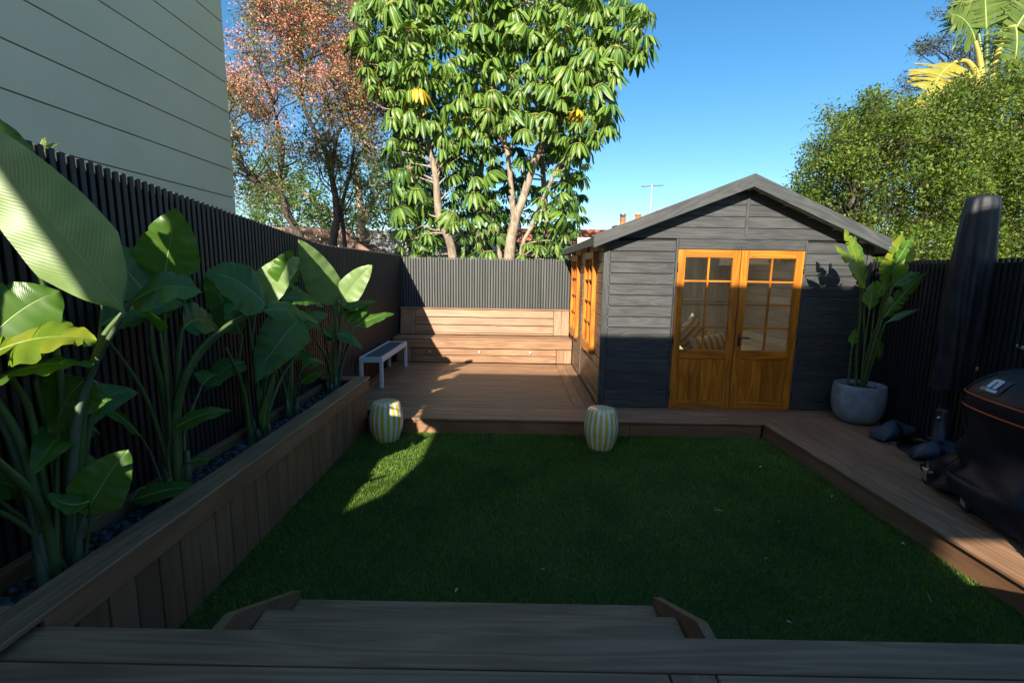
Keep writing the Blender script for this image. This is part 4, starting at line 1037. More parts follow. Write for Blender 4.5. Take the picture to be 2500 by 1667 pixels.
  ((-1.932, 5.122, 1.451),(-1.884, 5.277, 1.685),0.14,(0.4, -0.9, 0.2),(0, 0, 0.0),0.12,1,(-1.96, 4.967, 0.499),[(-1.945, 5.062, 0.931)]),
  ((-2.037, 4.695, 0.945),(-2.09, 4.205, 0.909),0.18,(0.2, -0.5, 0.8),(0, 0, 0.04),0.10,0,(-1.96, 4.967, 0.499),[(-1.996, 4.845, 0.733)]),
],stalks=[
  [(-1.96, 4.967, 0.499), (-1.96, 4.846, 0.827), (-1.93, 4.512, 1.108)],
  [(-1.94, 4.976, 0.497), (-1.94, 4.979, 0.753), (-1.92, 5.044, 1.03)],
]),
]
POT_CLUMP = dict(root=(3.813, 5.1, 0.602), leaves=[
  ((3.673, 5.0, 1.706),(3.324, 4.9, 2.287),0.20,(-0.1, -0.9, 0.45),(0, -0.03, 0),0.18,7,(3.813, 5.1, 0.602),[(3.725, 5.05, 1.025), (3.687, 5.0, 1.408)]),
  ((3.675, 4.95, 1.649),(3.213, 4.85, 2.118),0.16,(-0.2, -0.8, 0.6),(0, -0.03, 0.02),0.15,6,(3.825, 5.05, 0.599),[(3.767, 5.0, 1.034), (3.697, 4.97, 1.41)]),
  ((3.907, 5.0, 1.733),(3.975, 4.95, 2.266),0.25,(0.1, -0.9, 0.4),(0, 0, 0.0),0.15,6,(3.825, 5.05, 0.599),[(3.852, 5.05, 1.027), (3.904, 5.0, 1.411)]),
  ((3.981, 5.05, 1.709),(4.168, 5.0, 2.141),0.18,(0.1, -0.8, 0.6),(0, 0, 0.02),0.12,4,(3.895, 5.1, 0.603),[(3.937, 5.1, 1.02), (3.982, 5.07, 1.406)]),
  ((3.874, 4.95, 1.346),(4.201, 4.85, 1.864),0.16,(0.2, -0.7, 0.65),(0, 0, 0.04),0.20,5,(3.825, 5.05, 0.599),[(3.843, 5.0, 0.987)]),
  ((3.696, 4.9, 1.439),(3.731, 4.95, 1.776),0.17,(-0.1, -0.98, 0.15),(0, 0, 0),0.10,0,(3.825, 5.05, 0.599),[(3.744, 4.97, 1.038)]),
  ((3.875, 4.9, 1.319),(4.151, 4.8, 1.486),0.08,(0.1, -0.6, 0.75),(0, 0, 0.02),0.15,0,(3.895, 5.1, 0.603),[(3.878, 5.0, 0.892)]),
  ((3.598, 4.95, 1.053),(3.613, 4.95, 1.273),0.11,(-0.1, -1, 0.1),(0, 0, 0),0.08,0,(3.68, 5.05, 0.612),[(3.636, 5.0, 0.841)]),
  ((3.939, 5.1, 1.188),(3.98, 5.05, 0.875),0.14,(0, -0.95, 0.2),(0, -0.03, 0),0.08,1,(3.895, 5.1, 0.603),[(3.908, 5.1, 0.874), (3.925, 5.1, 1.116)]),
  ((3.997, 5.02, 1.688),(4.213, 4.95, 1.851),0.16,(0.1, -0.6, 0.8),(0, 0, 0.04),0.12,4,(3.895, 5.1, 0.603),[(3.945, 5.08, 1.023)]),
  ((3.979, 5.1, 1.777),(4.048, 5.15, 2.079),0.20,(0, -0.85, 0.5),(0, 0, 0),0.12,3,(3.895, 5.1, 0.603),[(3.953, 5.12, 1.017)]),
  ((3.678, 5.05, 1.774),(3.513, 5.0, 2.22),0.18,(0.1, -0.9, 0.4),(0, -0.02, 0),0.15,6,(3.813, 5.1, 0.602),[(3.756, 5.08, 1.02)]),
  ((3.934, 4.95, 1.913),(4.051, 4.9, 2.22),0.13,(0.2, -0.85, 0.45),(0, 0, 0.02),0.20,3,(3.825, 5.05, 0.599),[(3.86, 5.0, 1.035), (3.931, 4.97, 1.552)]),
  ((3.817, 5.0, 1.548),(3.95, 4.95, 1.958),0.18,(0.2, -0.8, 0.5),(0, 0, 0.03),0.15,5,(3.895, 5.1, 0.603),[(3.866, 5.05, 1.027)]),
],stalks=[
])
RIGHT_PALM = dict(root=(8.482, 9.0, 4.209), leaves=[
  ((7.678, 8.95, 5.548),(7.193, 8.7, 4.761),1.00,(-0.35, -0.9, 0.2),(-0.12, 0, 0.05),0.10,22,(8.342, 9.0, 4.875),[(8.178, 9.0, 5.309), (7.951, 9.0, 5.572)]),
  ((8.034, 9.0, 5.915),(7.283, 8.8, 6.248),1.10,(-0.2, -0.9, 0.3),(0.05, 0, 0.12),0.15,20,(8.342, 9.0, 4.875),[(8.189, 9.0, 5.525)]),
  ((8.203, 9.0, 6.093),(7.905, 8.9, 7.032),1.50,(-0.05, -1, 0.1),(0, 0, 0),0.12,24,(8.373, 9.0, 4.875),[(8.277, 9.0, 5.598)]),
  ((8.663, 9.0, 6.028),(9.01, 8.9, 6.64),1.00,(0.1, -0.95, 0.3),(0, 0, 0.1),0.15,20,(8.474, 9.0, 4.876),[(8.484, 9.0, 5.6)]),
  ((8.603, 8.9, 6.121),(8.517, 8.75, 5.233),1.20,(0.25, -0.95, 0.15),(0.05, 0, 0.05),0.08,24,(8.474, 9.0, 4.876),[(8.442, 9.0, 5.528), (8.495, 8.95, 6.038)]),
  ((8.549, 9.1, 6.179),(8.747, 9.1, 7.02),1.40,(0, -1, 0.1),(0, 0, 0.05),0.12,24,(8.419, 9.0, 4.876),[(8.423, 9.05, 5.62)]),
  ((7.727, 9.0, 5.231),(7.518, 8.9, 4.795),0.70,(-0.1, -0.95, 0.2),(-0.03, 0, 0.03),0.10,16,(8.338, 9.0, 4.801),[(8.116, 9.0, 5.164), (7.868, 9.0, 5.269)]),
  ((8.121, 9.1, 6.209),(7.705, 9.1, 6.904),1.20,(0, -1, 0.1),(0, 0, 0.03),0.12,20,(8.373, 9.0, 4.875),[(8.246, 9.05, 5.618)]),
  ((6.63, 8.3, 4.743),(6.364, 8.1, 4.085),0.55,(-0.3, -0.9, 0.3),(-0.03, 0, 0.03),0.10,16,(7.265, 8.6, 4.09),[(7.034, 8.5, 4.554), (6.807, 8.4, 4.759)]),
  ((6.503, 8.4, 3.533),(5.902, 8.4, 4.747),0.60,(-0.2, -0.9, 0.3),(0, 0, 0.05),0.15,9,(6.934, 8.6, 2.686),[(6.833, 8.6, 3.135)]),
  ((5.642, 8.2, 3.342),(5.24, 8.2, 4.165),0.50,(-0.3, -0.85, 0.4),(0, 0, 0.1),0.15,9,(6.244, 8.5, 2.667),[(6.045, 8.5, 3.035)]),
],stalks=[
])
CL_LABEL = ['huge paddle-leaved plant at the near end of the planter with torn sunlit leaves',
            'broad-leaved plant with one long arching stalk over the middle of the planter',
            'dense broad-leaved plant in the planter with a folded sunlit leaf',
            'small slender broad-leaved plant squeezed between two larger ones in the planter',
            'broad-leaved plant at the far end of the planter with one tall upright pale leaf']
for ci, c_ in enumerate(PLANTER_CLUMPS):
    rt = c_['root']; pl = thing('bird_of_paradise_plant', (rt[0], rt[1], .44), CL_LABEL[ci], 'plant', 'broad-leaved plants in the planter')
    for li_, L in enumerate(c_['leaves']):
        mt = STRELY if (ci, li_) in ((0,3),) else STRELU if (ci, li_) in ((0,0),(4,0),(4,1),(2,0)) else STREL
        leaf_object(L, pl, 100*ci+li_, mt, rootz=.43, stalk=STALKP if (ci in (0,4) and li_ % 2 == 0) else STALK, rs=(.021,.009) if L[2] > .2 else (.008,.004))
    r = np.random.default_rng(60+ci)
    for k in range((6,5,6,5,4)[ci]):          # further leaves filling out the clump
        by = rt[1]+r.uniform(-.35,.40); bz = r.uniform(.85,1.62); bxx = r.uniform(-2.04,-1.84); sg = 1 if r.random() < .6 else -1
        Lr = r.uniform(.30,.52); Bk = (bxx, by, bz); Tk = (bxx+r.uniform(-.03,.14), by+sg*Lr*r.uniform(.5,.9), bz+Lr*r.uniform(-.45,.45))
        Tk = (max(-2.08, min(-1.60, Tk[0])), Tk[1], Tk[2])
        leaf_object((Bk, Tk, Lr*r.uniform(.36,.48), (r.uniform(.2,.6), -.5, r.uniform(.2,.9)), (0,0,r.uniform(.02,.07)), r.uniform(.12,.4), int(r.integers(0,5)), (rt[0]+r.uniform(-.04,.04), rt[1]+r.uniform(-.08,.08), .43), [(bxx*.4+rt[0]*.6, by*.35+rt[1]*.65, .43+(bz-.43)*.6)]), pl, 5000+100*ci+k, STREL, rootz=.43, rs=(.015,.007))
    for st in c_['stalks']:
        p0 = list(st[0]); p0[2] = .43; path = smooth_path([p0]+[list(q) for q in st[1:]], 7)
        tv, tf = tube([p-np.array(p0) for p in path], list(np.linspace(.02, .010, len(path))), 8); obj('stalk', mesh('stalk', tv, tf, True), pl, p0, STALK)
    # sheathing bases
    r = np.random.default_rng(ci)
    for k in range(4):
        a = r.uniform(0, 6.3); p0 = np.array([rt[0]+.03*cos(a), rt[1]+.06*sin(a), .43]); h = r.uniform(.12,.3)
        tv, tf = tube([(0,0,0), (.01*cos(a), .015*sin(a), h*.5), (.02*cos(a), .03*sin(a), h)], [.03, .024, .012], 8); obj('sheath', mesh('sheath', tv, tf, True), pl, p0, STALKP)
c_ = POT_CLUMP; rt = c_['root']
pl = thing('bird_of_paradise_plant', (3.87, 5.13, HD+.35), 'tall tattered yellow-green plant growing in the concrete pot', 'plant')
for li_, L in enumerate(c_['leaves']): leaf_object(L, pl, 900+li_, STRELY if li_ in (0,1,2,3,10) else STREL, feather=.22, rootz=HD+.36, rs=(.013,.006), rib=.004)
# ---- small weed peeking over the fence
wd = thing('fern_sprig', (-2.40, 2.47, 1.9), 'small yellow-green frond peeking over the black fence', 'plant')
for k, (dx, dz) in enumerate(((.09,.07),(-.10,.05),(.03,.09))):
    leaf_object(((-2.40,2.47,2.33),(-2.40+dx*.3,2.47+dx,2.34+dz),.022,(.6,-.5,.5),(0,0,.03),.1,3,(-2.40,2.47,1.9),[(-2.40,2.47,2.1)]), wd, 40+k, STRELY, rs=(.005,.003), rib=.002)

# ---- tall strelitzia tree behind the hedge
pt_ = RIGHT_PALM; rt = pt_['root']
palm = thing('giant_strelitzia', (rt[0], rt[1], 0), 'tall palm-like tree with tattered yellowing fronds rising behind the hedge', 'tree')
BARKP = plain('fibrous_palm_trunk', (.20,.13,.07), .8, var=.4, scale=8, bump=.5, bscale=20)
for li_, L in enumerate(pt_['leaves'][:9]): leaf_object(L, palm, 700+li_, STRELYL if li_ in (0,8) else STRELP, feather=.35, stalk=plain('yellow_palm_stalk', (.34,.30,.06), .5) if li_ in (0,1,4,6) else STALK, rs=(.065,.03), rib=.02)
tv, tf = tube(smooth_path([(rt[0]+.1, rt[1], -.05), (rt[0]+.05, rt[1], 2.2), (rt[0], rt[1], rt[2]), (rt[0]-.02, rt[1], rt[2]+.9)], 6), [.16,.17,.16,.15,.15,.14,.15,.16,.15,.14,.15,.16,.15,.13,.12,.11,.10,.08,.05], 12)
obj('trunk', mesh('trunk', [np.array(v)-np.array([rt[0],rt[1],0]) for v in tv], tf, True), palm, (rt[0], rt[1], 0), BARKP)
r = np.random.default_rng(5)
for k in range(9):
    a = r.uniform(0, 2*pi); h = r.uniform(.0,.7)
    p0 = np.array([rt[0]+.12*cos(a), rt[1]+.12*sin(a), rt[2]+h]); tv, tf = tube([(0,0,0), (.03*cos(a), .03*sin(a), .25), (.09*cos(a), .09*sin(a), .5)], [.05,.04,.01], 7)
    obj('leaf_sheath', mesh('leaf_sheath', tv, tf, True), palm, p0, BARKP)
for gi, grp in enumerate((pt_['leaves'][9:10], pt_['leaves'][10:])):
    g0 = grp[0][7]; yp = thing('young_strelitzia', (g0[0], g0[1], 0), ['young palm-like plant with split fronds poking out of the hedge top', 'young palm-like plant with one frond at the hedge edge near the shed roof'][gi], 'tree')
    for li_, L in enumerate(grp): leaf_object(L, yp, 760+10*gi+li_, STRELP, feather=.4, rootz=0.0, rs=(.05,.02), rib=.014)

# ================================================================== TREES
def leaf_cloud(name, P, L, wr, parent, mat, seed, updir=None, upw=0.0, loc=(0,0,0), hang=0.0, kind=True):
    """one rhombic folded leaf at each point of P"""
    r = np.random.default_rng(seed); N = len(P)
    d = r.normal(size=(N,3)); d /= np.linalg.norm(d, axis=1)[:,None]
    if updir is not None: d = d*(1-upw)+updir*upw
    d[:,2] -= hang; d /= np.linalg.norm(d, axis=1)[:,None]
    s = np.cross(d, r.normal(size=(N,3))); s /= np.linalg.norm(s, axis=1)[:,None]; nn = np.cross(d, s)
    Ln = (L*r.uniform(.6, 1.25, N))[:,None]; w = Ln*wr*r.uniform(.8,1.2,N)[:,None]
    b = P; mid = b+d*Ln*.45+nn*w*.0
    V = np.stack([b, mid+s*w*.5+nn*w*.18, b+d*Ln, mid-s*w*.5+nn*w*.18], 1).reshape(-1,3)
    Q = (np.arange(N)[:,None]*4+np.array([[0,1,2,3]]))
    o = obj(name, mesh_np(name, V-np.array(loc), Q), parent, loc, mat)
    if kind: stuff(o)
    return o
def in_poly(x, z, poly):
    ins = np.zeros(len(x), bool); n = len(poly); j = n-1
    for i in range(n):
        xi, zi = poly[i]; xj, zj = poly[j]
        c1 = (zi > z) != (zj > z)
        with np.errstate(divide='ignore', invalid='ignore'): c2 = x < (xj-xi)*(z-zi)/(zj-zi+1e-12)+xi
        ins ^= c1 & c2; j = i
    return ins
def branch(p0, p1, r0, r1, seed, wob=.08, k=7, n=6):
    r = np.random.default_rng(seed); p0 = np.array(p0, float); p1 = np.array(p1, float); L = np.linalg.norm(p1-p0)
    pts = [p0]+[p0*(1-t)+p1*t+r.normal(0, wob*L, 3)*np.array([1,1,.5])+np.array([0,0,.06*L*sin(pi*t)]) for t in (.35,.7)]+[p1]
    path = smooth_path(pts, n); return tube(path, list(np.linspace(r0, r1, len(path))), k), path

# ---- umbrella tree (big drooping leaf whorls)
SCH = leafmat('umbrella_tree_leaf', [(0,(.035,.10,.014)),(.5,(.065,.15,.018)),(.85,(.11,.20,.025)),(1,(.16,.24,.035))], (.14,.30,.02), tfac=.2, rough=.42, spec=.42)
SCHY = leafmat('yellowed_umbrella_leaf', [(0,(.55,.33,.01)),(1,(.62,.40,.02))], (.5,.3,.01), tfac=.3, rough=.35)
BARKS = wood('smooth_grey_bark', (.16,.12,.085), (.36,.29,.21), 'z', rough=.8, along=3, across=8, bands=3, bump=.4)
def whorl_mesh(seed, mat, size=1.0):
    r = np.random.default_rng(seed); V, F, M = [], [], []; n = int(r.integers(9, 13))
    for i in range(n):
        a = 2*pi*i/n+r.normal(0,.09); L = size*r.uniform(.33,.45); w = L*r.uniform(.12,.155); end = r.uniform(.95,1.4); tw = r.normal(0,.16)
        rad = np.array([cos(a), sin(a), 0]); tg = np.array([-sin(a), cos(a), 0])
        st = r.uniform(.08,.13)*size; rows = 7; base = len(V); dip = r.uniform(.0,.25)
        for k in range(rows+1):
            t = k/rows; ang = dip+(end-dip)*min(1, t*1.75)**.8      # short level shoulder, then hangs
            if k == 0: p = rad*st-np.array([0,0,.02*size])
            else: p = p + (rad*cos(ang)-np.array([0,0,1])*sin(ang))*L/rows
            hw = w*(sin(pi*(.05+.91*t**.9))**.8); nrm = rad*sin(ang)+np.array([0,0,1])*cos(ang)
            ss = tg*cos(tw)+nrm*sin(tw); wv = .10*hw*sin(9*t+i)
            V += [p-ss*hw-nrm*hw*.38+nrm*wv, p-ss*hw*.09, p+ss*hw*.09, p+ss*hw-nrm*hw*.38-nrm*wv]
        for k in range(rows):
            b = base+k*4; F += [(b, b+1, b+5, b+4), (b+1, b+2, b+6, b+5), (b+2, b+3, b+7, b+6)]; M += [0,2,0]
        tv, tf = tube([(0,0,.0), rad*st-np.array([0,0,.02*size])], .0045*size, 4, False); b = len(V); V += list(tv); F += [tuple(q+b for q in f) for f in tf]; M += [1]*len(tf)
    tv, tf = tube([(0,0,0), (r.normal(0,.05), .14+r.normal(0,.04), -.16)], [.006,.008], 5, False); b = len(V); V += list(tv); F += [tuple(q+b for q in f) for f in tf]; M += [1]*len(tf)
    me = mesh('leaf_whorl', V, F, True); me.materials.append(mat); me.materials.append(YSTALK); me.materials.append(MIDRIB); me.polygons.foreach_set('material_index', M); return me
YSTALK = plain('yellow_green_petiole', (.30,.30,.07), .5)
MIDRIB = plain('pale_midrib', (.30,.40,.12), .4)
SP = [(-3.37,7.9),(-3.44,6.64),(-3.22,5.49),(-2.78,4.99),(-2.82,3.6),(-2.67,2.06),(1.19,2.12),(1.46,2.58),(1.53,3.12),(1.55,3.84),(1.7,4.45),(2.09,4.88),(2.18,5.81),(2.21,6.05),(2.73,6.22),(2.83,6.71),(2.8,7.15),(1.9,7.45),(.6,7.9)]
ut = thing('umbrella_tree', (-.3, 10.2, 0), 'large glossy umbrella tree with drooping leaf whorls behind the back fence', 'tree')
TR = [[(-1.25,9.75,0),(-1.269,9.7,2.06),(-1.53,9.7,2.834),(-1.61,9.7,3.674),(-1.733,9.7,4.248),(-1.813,9.75,4.732),(-1.9,9.9,5.8)],
      [(-.12,9.85,0),(-.118,9.8,2.08),(.003,9.8,2.867),(.13,9.8,3.211),(.457,9.85,4.221),(.951,9.95,5.001),(1.5,10.2,6.2)],
      [(-.02,9.83,2.6),(-.06,9.8,3.04),(-.19,9.8,4.13),(-.414,9.9,4.78),(-.6,10.1,6.3)],
      [(.1,9.9,0),(.12,9.9,2.1),(.32,9.95,2.7),(.75,10.0,3.7),(1.2,10.1,4.4)],
      [(-.75,10.4,0),(-.7,10.4,2.2),(-.8,10.4,3.5),(-.6,10.4,5.0),(-.7,10.4,6.6)],
      [(-2.0,10.6,0),(-2.05,10.6,2.2),(-2.2,10.6,3.4),(-2.5,10.7,5.2),(-2.6,10.7,6.8)],
      [(.8,10.8,0),(.75,10.8,2.3),(.6,10.8,3.8),(.5,10.8,5.6),(.8,10.8,7.0)],
      [(-.35,10.0,0),(-.32,9.95,2.1),(-.42,9.95,2.6),(-.75,10.0,3.2),(-1.0,10.1,3.9)]]
TRr = [(.10,.035),(.125,.04),(.065,.03),(.055,.025),(.09,.04),(.09,.04),(.08,.035),(.06,.03)]
tnodes = []
for tp, tr in zip(TR, TRr):
    path = smooth_path(tp, 6); rr = np.linspace(tr[0], tr[1], len(path))*np.random.default_rng(1).uniform(.93,1.07,len(path))
    tv, tf = tube([p-np.array(tp[0]) for p in path], list(rr), 12); obj('trunk', mesh('trunk', tv, tf, True), ut, tp[0], BARKS)
    tnodes += [p for p in path if p[2] > 2.0]
tnodes = np.array(tnodes)
r = np.random.default_rng(12); pts = []
vis_tr = np.array([p for tp in (TR[0], TR[1], TR[2]) for p in smooth_path(tp, 6) if 2.0 < p[2] < 4.7])
SPI = [(px-.14*np.sign(px+.3), pz) for px, pz in SP]
def scatter(n, ys, zlo, zhi, md, keep, tries=14000):
    got = []
    for _ in range(tries):
        if len(got) >= n: break
        x = r.uniform(-3.5, 2.9); z = r.uniform(1.9, 8.6); y = r.uniform(*ys)+.3*abs(x+.3)/3
        sc = y/10.3; xs_ = x/sc; zs_ = 1.8+(z-1.8)/sc
        if not (zlo < zs_ < zhi) or not in_poly(np.array([xs_]), np.array([zs_]), SPI)[0] or not keep(xs_, zs_): continue
        if y < 10.3 and zs_ < 4.7 and np.min(np.hypot(vis_tr[:,0]-x, vis_tr[:,2]-z-.1)) < .27: continue
        p = np.array([x, y, z])
        if got:
            dd = np.array(got)-p; dd[:,1] *= .5
            if np.min(np.sum(dd*dd, 1)) < md*md: continue
        got.append(p)
    pts.extend(got)
scatter(520, (8.95, 9.75), 4.45, 9, .215, lambda x, z: True)                                   # sunlit canopy
scatter(210, (9.4, 10.1), 1.9, 4.6, .235, lambda x, z: r.random() < (.35 if -1.5 < x < .9 and z > 3.1 else 1))   # lower whorls between the trunks
scatter(620, (10.8, 13.0), 1.9, 9, .22, lambda x, z: True, 30000)             # shaded depth of the crown
pts = np.array(pts)
WM = [whorl_mesh(s, SCH, sz) for s, sz in zip(range(12), (.70,.60,.80,.52,.68,.84,.62,.56,.74,.58,.78,.66))]
WMY = [whorl_mesh(50, SCHY, .75), whorl_mesh(51, SCHY, .6)]
order = np.argsort(pts[:,1]); restV, restF, restM = [], [], []
ylw = np.array([(-1.78,9.4,5.0),(1.12,9.6,4.72)])
for k, i in enumerate(order):
    p = pts[i]
    tz = r.uniform(0, 2*pi); tx = r.normal(.28, .3); ty = r.normal(.12*np.sign(p[0]), .28); s = r.uniform(.62, 1.28)*(.88 if p[2] < 4.6 else 1.05)
    if k < 296:
        o = bpy.data.objects.new('leaf_whorl', WM[k % 12]); finish(o, ut, p); o.rotation_euler = (tx, ty, tz) if False else (Matrix.Rotation(tx,3,'X') @ Matrix.Rotation(ty,3,'Y') @ Matrix.Rotation(tz,3,'Z')).to_euler(); o.scale = (s,s,s)
    else:
        R = np.array(Matrix.Rotation(tx,3,'X') @ Matrix.Rotation(ty,3,'Y') @ Matrix.Rotation(tz,3,'Z')); me = WM[k % 12]
        co = np.zeros(len(me.vertices)*3); me.vertices.foreach_get('co', co); co = (co.reshape(-1,3)*s) @ R.T + p - np.array([-.3,10.2,0])
        lv = np.zeros(len(me.loops), np.int32); me.loops.foreach_get('vertex_index', lv); mi = np.zeros(len(me.polygons), np.int32); me.polygons.foreach_get('material_index', mi)
        restV.append(co); restF.append(lv.reshape(-1,4)+sum(len(v) for v in restV[:-1])); restM.append(mi)
for k, p in enumerate(ylw):
    o = bpy.data.objects.new('leaf_whorl', WMY[k % 2]); finish(o, ut, p); o.rotation_euler = (.3, 0, k*2.0); o['label'] = 'yellowed leaf whorl'; o.location.y -= .45
me = mesh_np('inner_leaves', np.concatenate(restV), np.concatenate(restF), True); me.materials.append(SCH); me.materials.append(STALK); me.polygons.foreach_set('material_index', np.concatenate(restM))
stuff(obj('inner_leaves', me, ut, (-.3,10.2,0)))
# petioles and twigs joining whorls to the trunks
tw = []
for k, p in enumerate(pts):
    if k % 3: continue
    q = tnodes[np.argmin(np.sum((tnodes-p+np.array([0,0,.5]))**2, 1))]; e = p+np.array([0,.15,-.22])
    if np.linalg.norm(e-q) > 2.6: continue
    (v, f), _ = branch(q, e, .022, .008, k, .07, 5, 3); tw.append(([x-np.array([-.3,10.2,0]) for x in v], f))
V, F, _ = merge(tw); stuff(obj('twigs', mesh('twigs', V, F, True), ut, (-.3,10.2,0), BARKS))

# ---- generic fine-leaved tree
def fine_tree(name, label, base, trunks, radii, clusters, bark, parts, seed, nb=1.0, group=None):
    """parts: list of (part name, material, leaf length, width ratio, leaves per cluster, spread, hang, filter)"""
    t = thing(name, base, label, 'tree', group); nodes = []
    for tp, tr in zip(trunks, radii):
        path = smooth_path(tp, 7); rr = np.linspace(tr[0], tr[1], len(path))*np.random.default_rng(seed).uniform(.9,1.1,len(path))
        tv, tf = tube([p-np.array(tp[0]) for p in path], list(rr), 10); obj('trunk', mesh('trunk', tv, tf, True), t, tp[0], bark)
        nodes += [p for p in path if p[2] > base[2]+1.2]
    nodes = np.array(nodes); bs = []
    for k, (c_, rad) in enumerate(clusters):
        q = nodes[np.argmin(np.sum((nodes-c_+np.array([0,0,.7]))**2, 1))]
        L = np.linalg.norm(c_-q)
        (v, f), path = branch(q, c_, .008+.009*min(3, L), .004, seed*1000+k, .06, 5, 4); bs.append((v, f))
        r = np.random.default_rng(seed*77+k)
        for s in range(int(4*nb)):
            e = c_+r.normal(0, rad*.75, 3); (v, f), _ = branch(path[-max(1, len(path)//3)], e, .006, .002, seed*3000+k*9+s, .08, 4, 3); bs.append((v, f))
    V, F, _ = merge(bs); stuff(obj('branches', mesh('branches', [np.array(v)-np.array(base) for v in V], F, True), t, base, bark))
    for (pn, mat, L, wr, cnt, spread, hang, filt) in parts:
        r = np.random.default_rng(seed+len(pn)); P = []
        for (c_, rad) in clusters:
            m_ = int(cnt*(rad/.45)**2*filt(c_))
            if m_ <= 0: continue
            # sprays: leaves strung along short shoots inside the cluster
            ns = max(3, m_//14); dirs = r.normal(size=(ns,3)); dirs /= np.linalg.norm(dirs, axis=1)[:,None]
            tt = r.random(m_)**.6; si = r.integers(0, ns, m_)
            q = c_+dirs[si]*(tt*rad*spread)[:,None]+r.normal(0, .05*spread, (m_,3))
            if pn == 'blossom': q = q[(q[:,2]-c_[2]) > -rad*.25+r.normal(0,.1,m_)]
            P.append(q)
        leaf_cloud(pn, np.concatenate(P), L, wr, t, mat, seed+3, hang=hang, loc=base)
    return t
def fill(poly, y0, y1, yref, n, rmin, rmax, seed, mind=.35, zmin=-9):
    r = np.random.default_rng(seed); out = []; tries = 0; X = [p[0] for p in poly]; Z = [p[1] for p in poly]
    while len(out) < n and tries < 40000:
        tries += 1; x, z, y = r.uniform(min(X), max(X)), r.uniform(min(Z), max(Z)), r.uniform(y0, y1)
        if not in_poly(np.array([x]), np.array([z]), poly)[0]: continue
        s = y/yref; p = np.array([x*s, y, 1.8+(z-1.8)*s])
        if any(np.sum((p-o[0])**2) < mind**2 for o in out): continue
        out.append((p, r.uniform(rmin, rmax)))
    return out
RP = [(-6.93,5.68),(-6.09,5.86),(-5.71,6.12),(-5.25,7.68),(-3.03,7.71),(-3.0,5.73),(-2.55,5.4),(-2.66,4.79),(-3.13,4.43),(-3.1,3.6),(-3.5,3.5),(-4.2,3.8),(-5.0,3.5),(-6.14,3.1),(-7.1,3.75)]
BARKR = wood('dark_rough_bark', (.035,.028,.022), (.10,.08,.065), 'z', rough=.9, along=4, across=14, bands=4, bump=.6)
REDL = leafmat('grey_green_leaf', [(0,(.05,.085,.025)),(.5,(.10,.13,.04)),(1,(.18,.18,.06))], (.2,.22,.05), tfac=.25, rough=.5)
REDB = leafmat('coral_bract', [(0,(.44,.15,.09)),(.5,(.66,.28,.18)),(.85,(.74,.40,.28)),(1,(.62,.42,.17))], (.55,.18,.10), tfac=.3, rough=.6)
rc = fill(RP, 9.7, 11.6, 10.5, 165, .20, .46, 31, .36)
hole = lambda c_: (np.hypot(c_[0]+4.9, (c_[2]-5.0)) > .55)
rc = [c_ for c_ in rc if hole(c_[0])]
redf = lambda c_: float(np.clip((c_[2]-3.9)/1.6, .05, 1)*(1.0 if (c_[1] < 10.9) else .7)*(.45+.55*(sin(c_[0]*3.1+c_[2]*2.3) > -.4)))
fine_tree('flowering_tree', 'coral red flowering tree with dark forked trunks behind the left fence', (-4.4,10.5,0),
  [[(-4.55,10.4,0),(-4.62,10.5,1.6),(-4.72,10.5,2.41),(-4.94,10.5,2.87),(-5.14,10.5,3.42),(-5.6,10.5,3.59),(-5.95,10.5,4.04),(-6.2,10.5,4.6)],
   [(-4.98,10.5,2.95),(-5.08,10.45,3.6),(-5.0,10.5,4.3),(-5.2,10.6,5.2)],
   [(-4.02,10.55,0),(-4.01,10.5,2.19),(-3.89,10.5,2.98),(-3.99,10.5,3.8),(-4.11,10.5,4.33),(-4.49,10.5,5.11),(-4.6,10.6,6.2)],
   [(-3.99,10.5,3.8),(-3.87,10.45,4.3),(-3.77,10.5,4.69),(-3.3,10.5,5.04)], [(-3.75,10.6,0),(-3.78,10.6,2.2),(-3.80,10.55,3.1),(-3.55,10.5,3.9),(-3.45,10.5,4.6)]],
  [(.115,.035),(.07,.02),(.10,.03),(.05,.02),(.055,.02)], rc, BARKR,
  [('foliage', REDL, .085, .28, 460, 1.25, .25, lambda c_: 1.0), ('blossom', REDB, .046, .6, 1150, 1.3, .0, redf)], 41)
# ---- green tree farther back, seen under the flowering one
GRL = leafmat('mid_green_leaf', [(0,(.04,.10,.015)),(.6,(.08,.16,.025)),(1,(.16,.22,.04))], (.2,.32,.03), tfac=.3, rough=.5)
gp = [(-7.5,2.6),(-7.3,4.6),(-6.2,4.8),(-5.6,3.6),(-5.0,3.4),(-4.2,4.6),(-3.0,5.0),(-2.2,4.2),(-2.0,3.0),(-4.3,3.0)]
gc = fill(gp, 15.0, 17.5, 13.5, 60, .4, .75, 51, .7)
PALEB = wood('pale_bark', (.30,.22,.15), (.50,.40,.30), 'z', rough=.8, along=4, across=10, bands=3, bump=.4)
fine_tree('background_tree', 'bright green leafy tree with pale trunk beyond the tiled roof', (-5.2,16.0,0), [[(-5.25,16,0),(-5.2,16,2.4),(-5.15,16,3.9),(-5.3,16,5.2)],[(-5.2,16,3.0),(-4.6,16,4.2),(-3.8,16,4.9)],[(-5.2,16,2.6),(-6.4,16,3.8),(-8.0,16,4.9)]], [(.17,.08),(.1,.04),(.1,.04)], gc, PALEB,
  [('foliage', GRL, .13, .5, 150, 1.25, .15, lambda c_: 1.0)], 52)
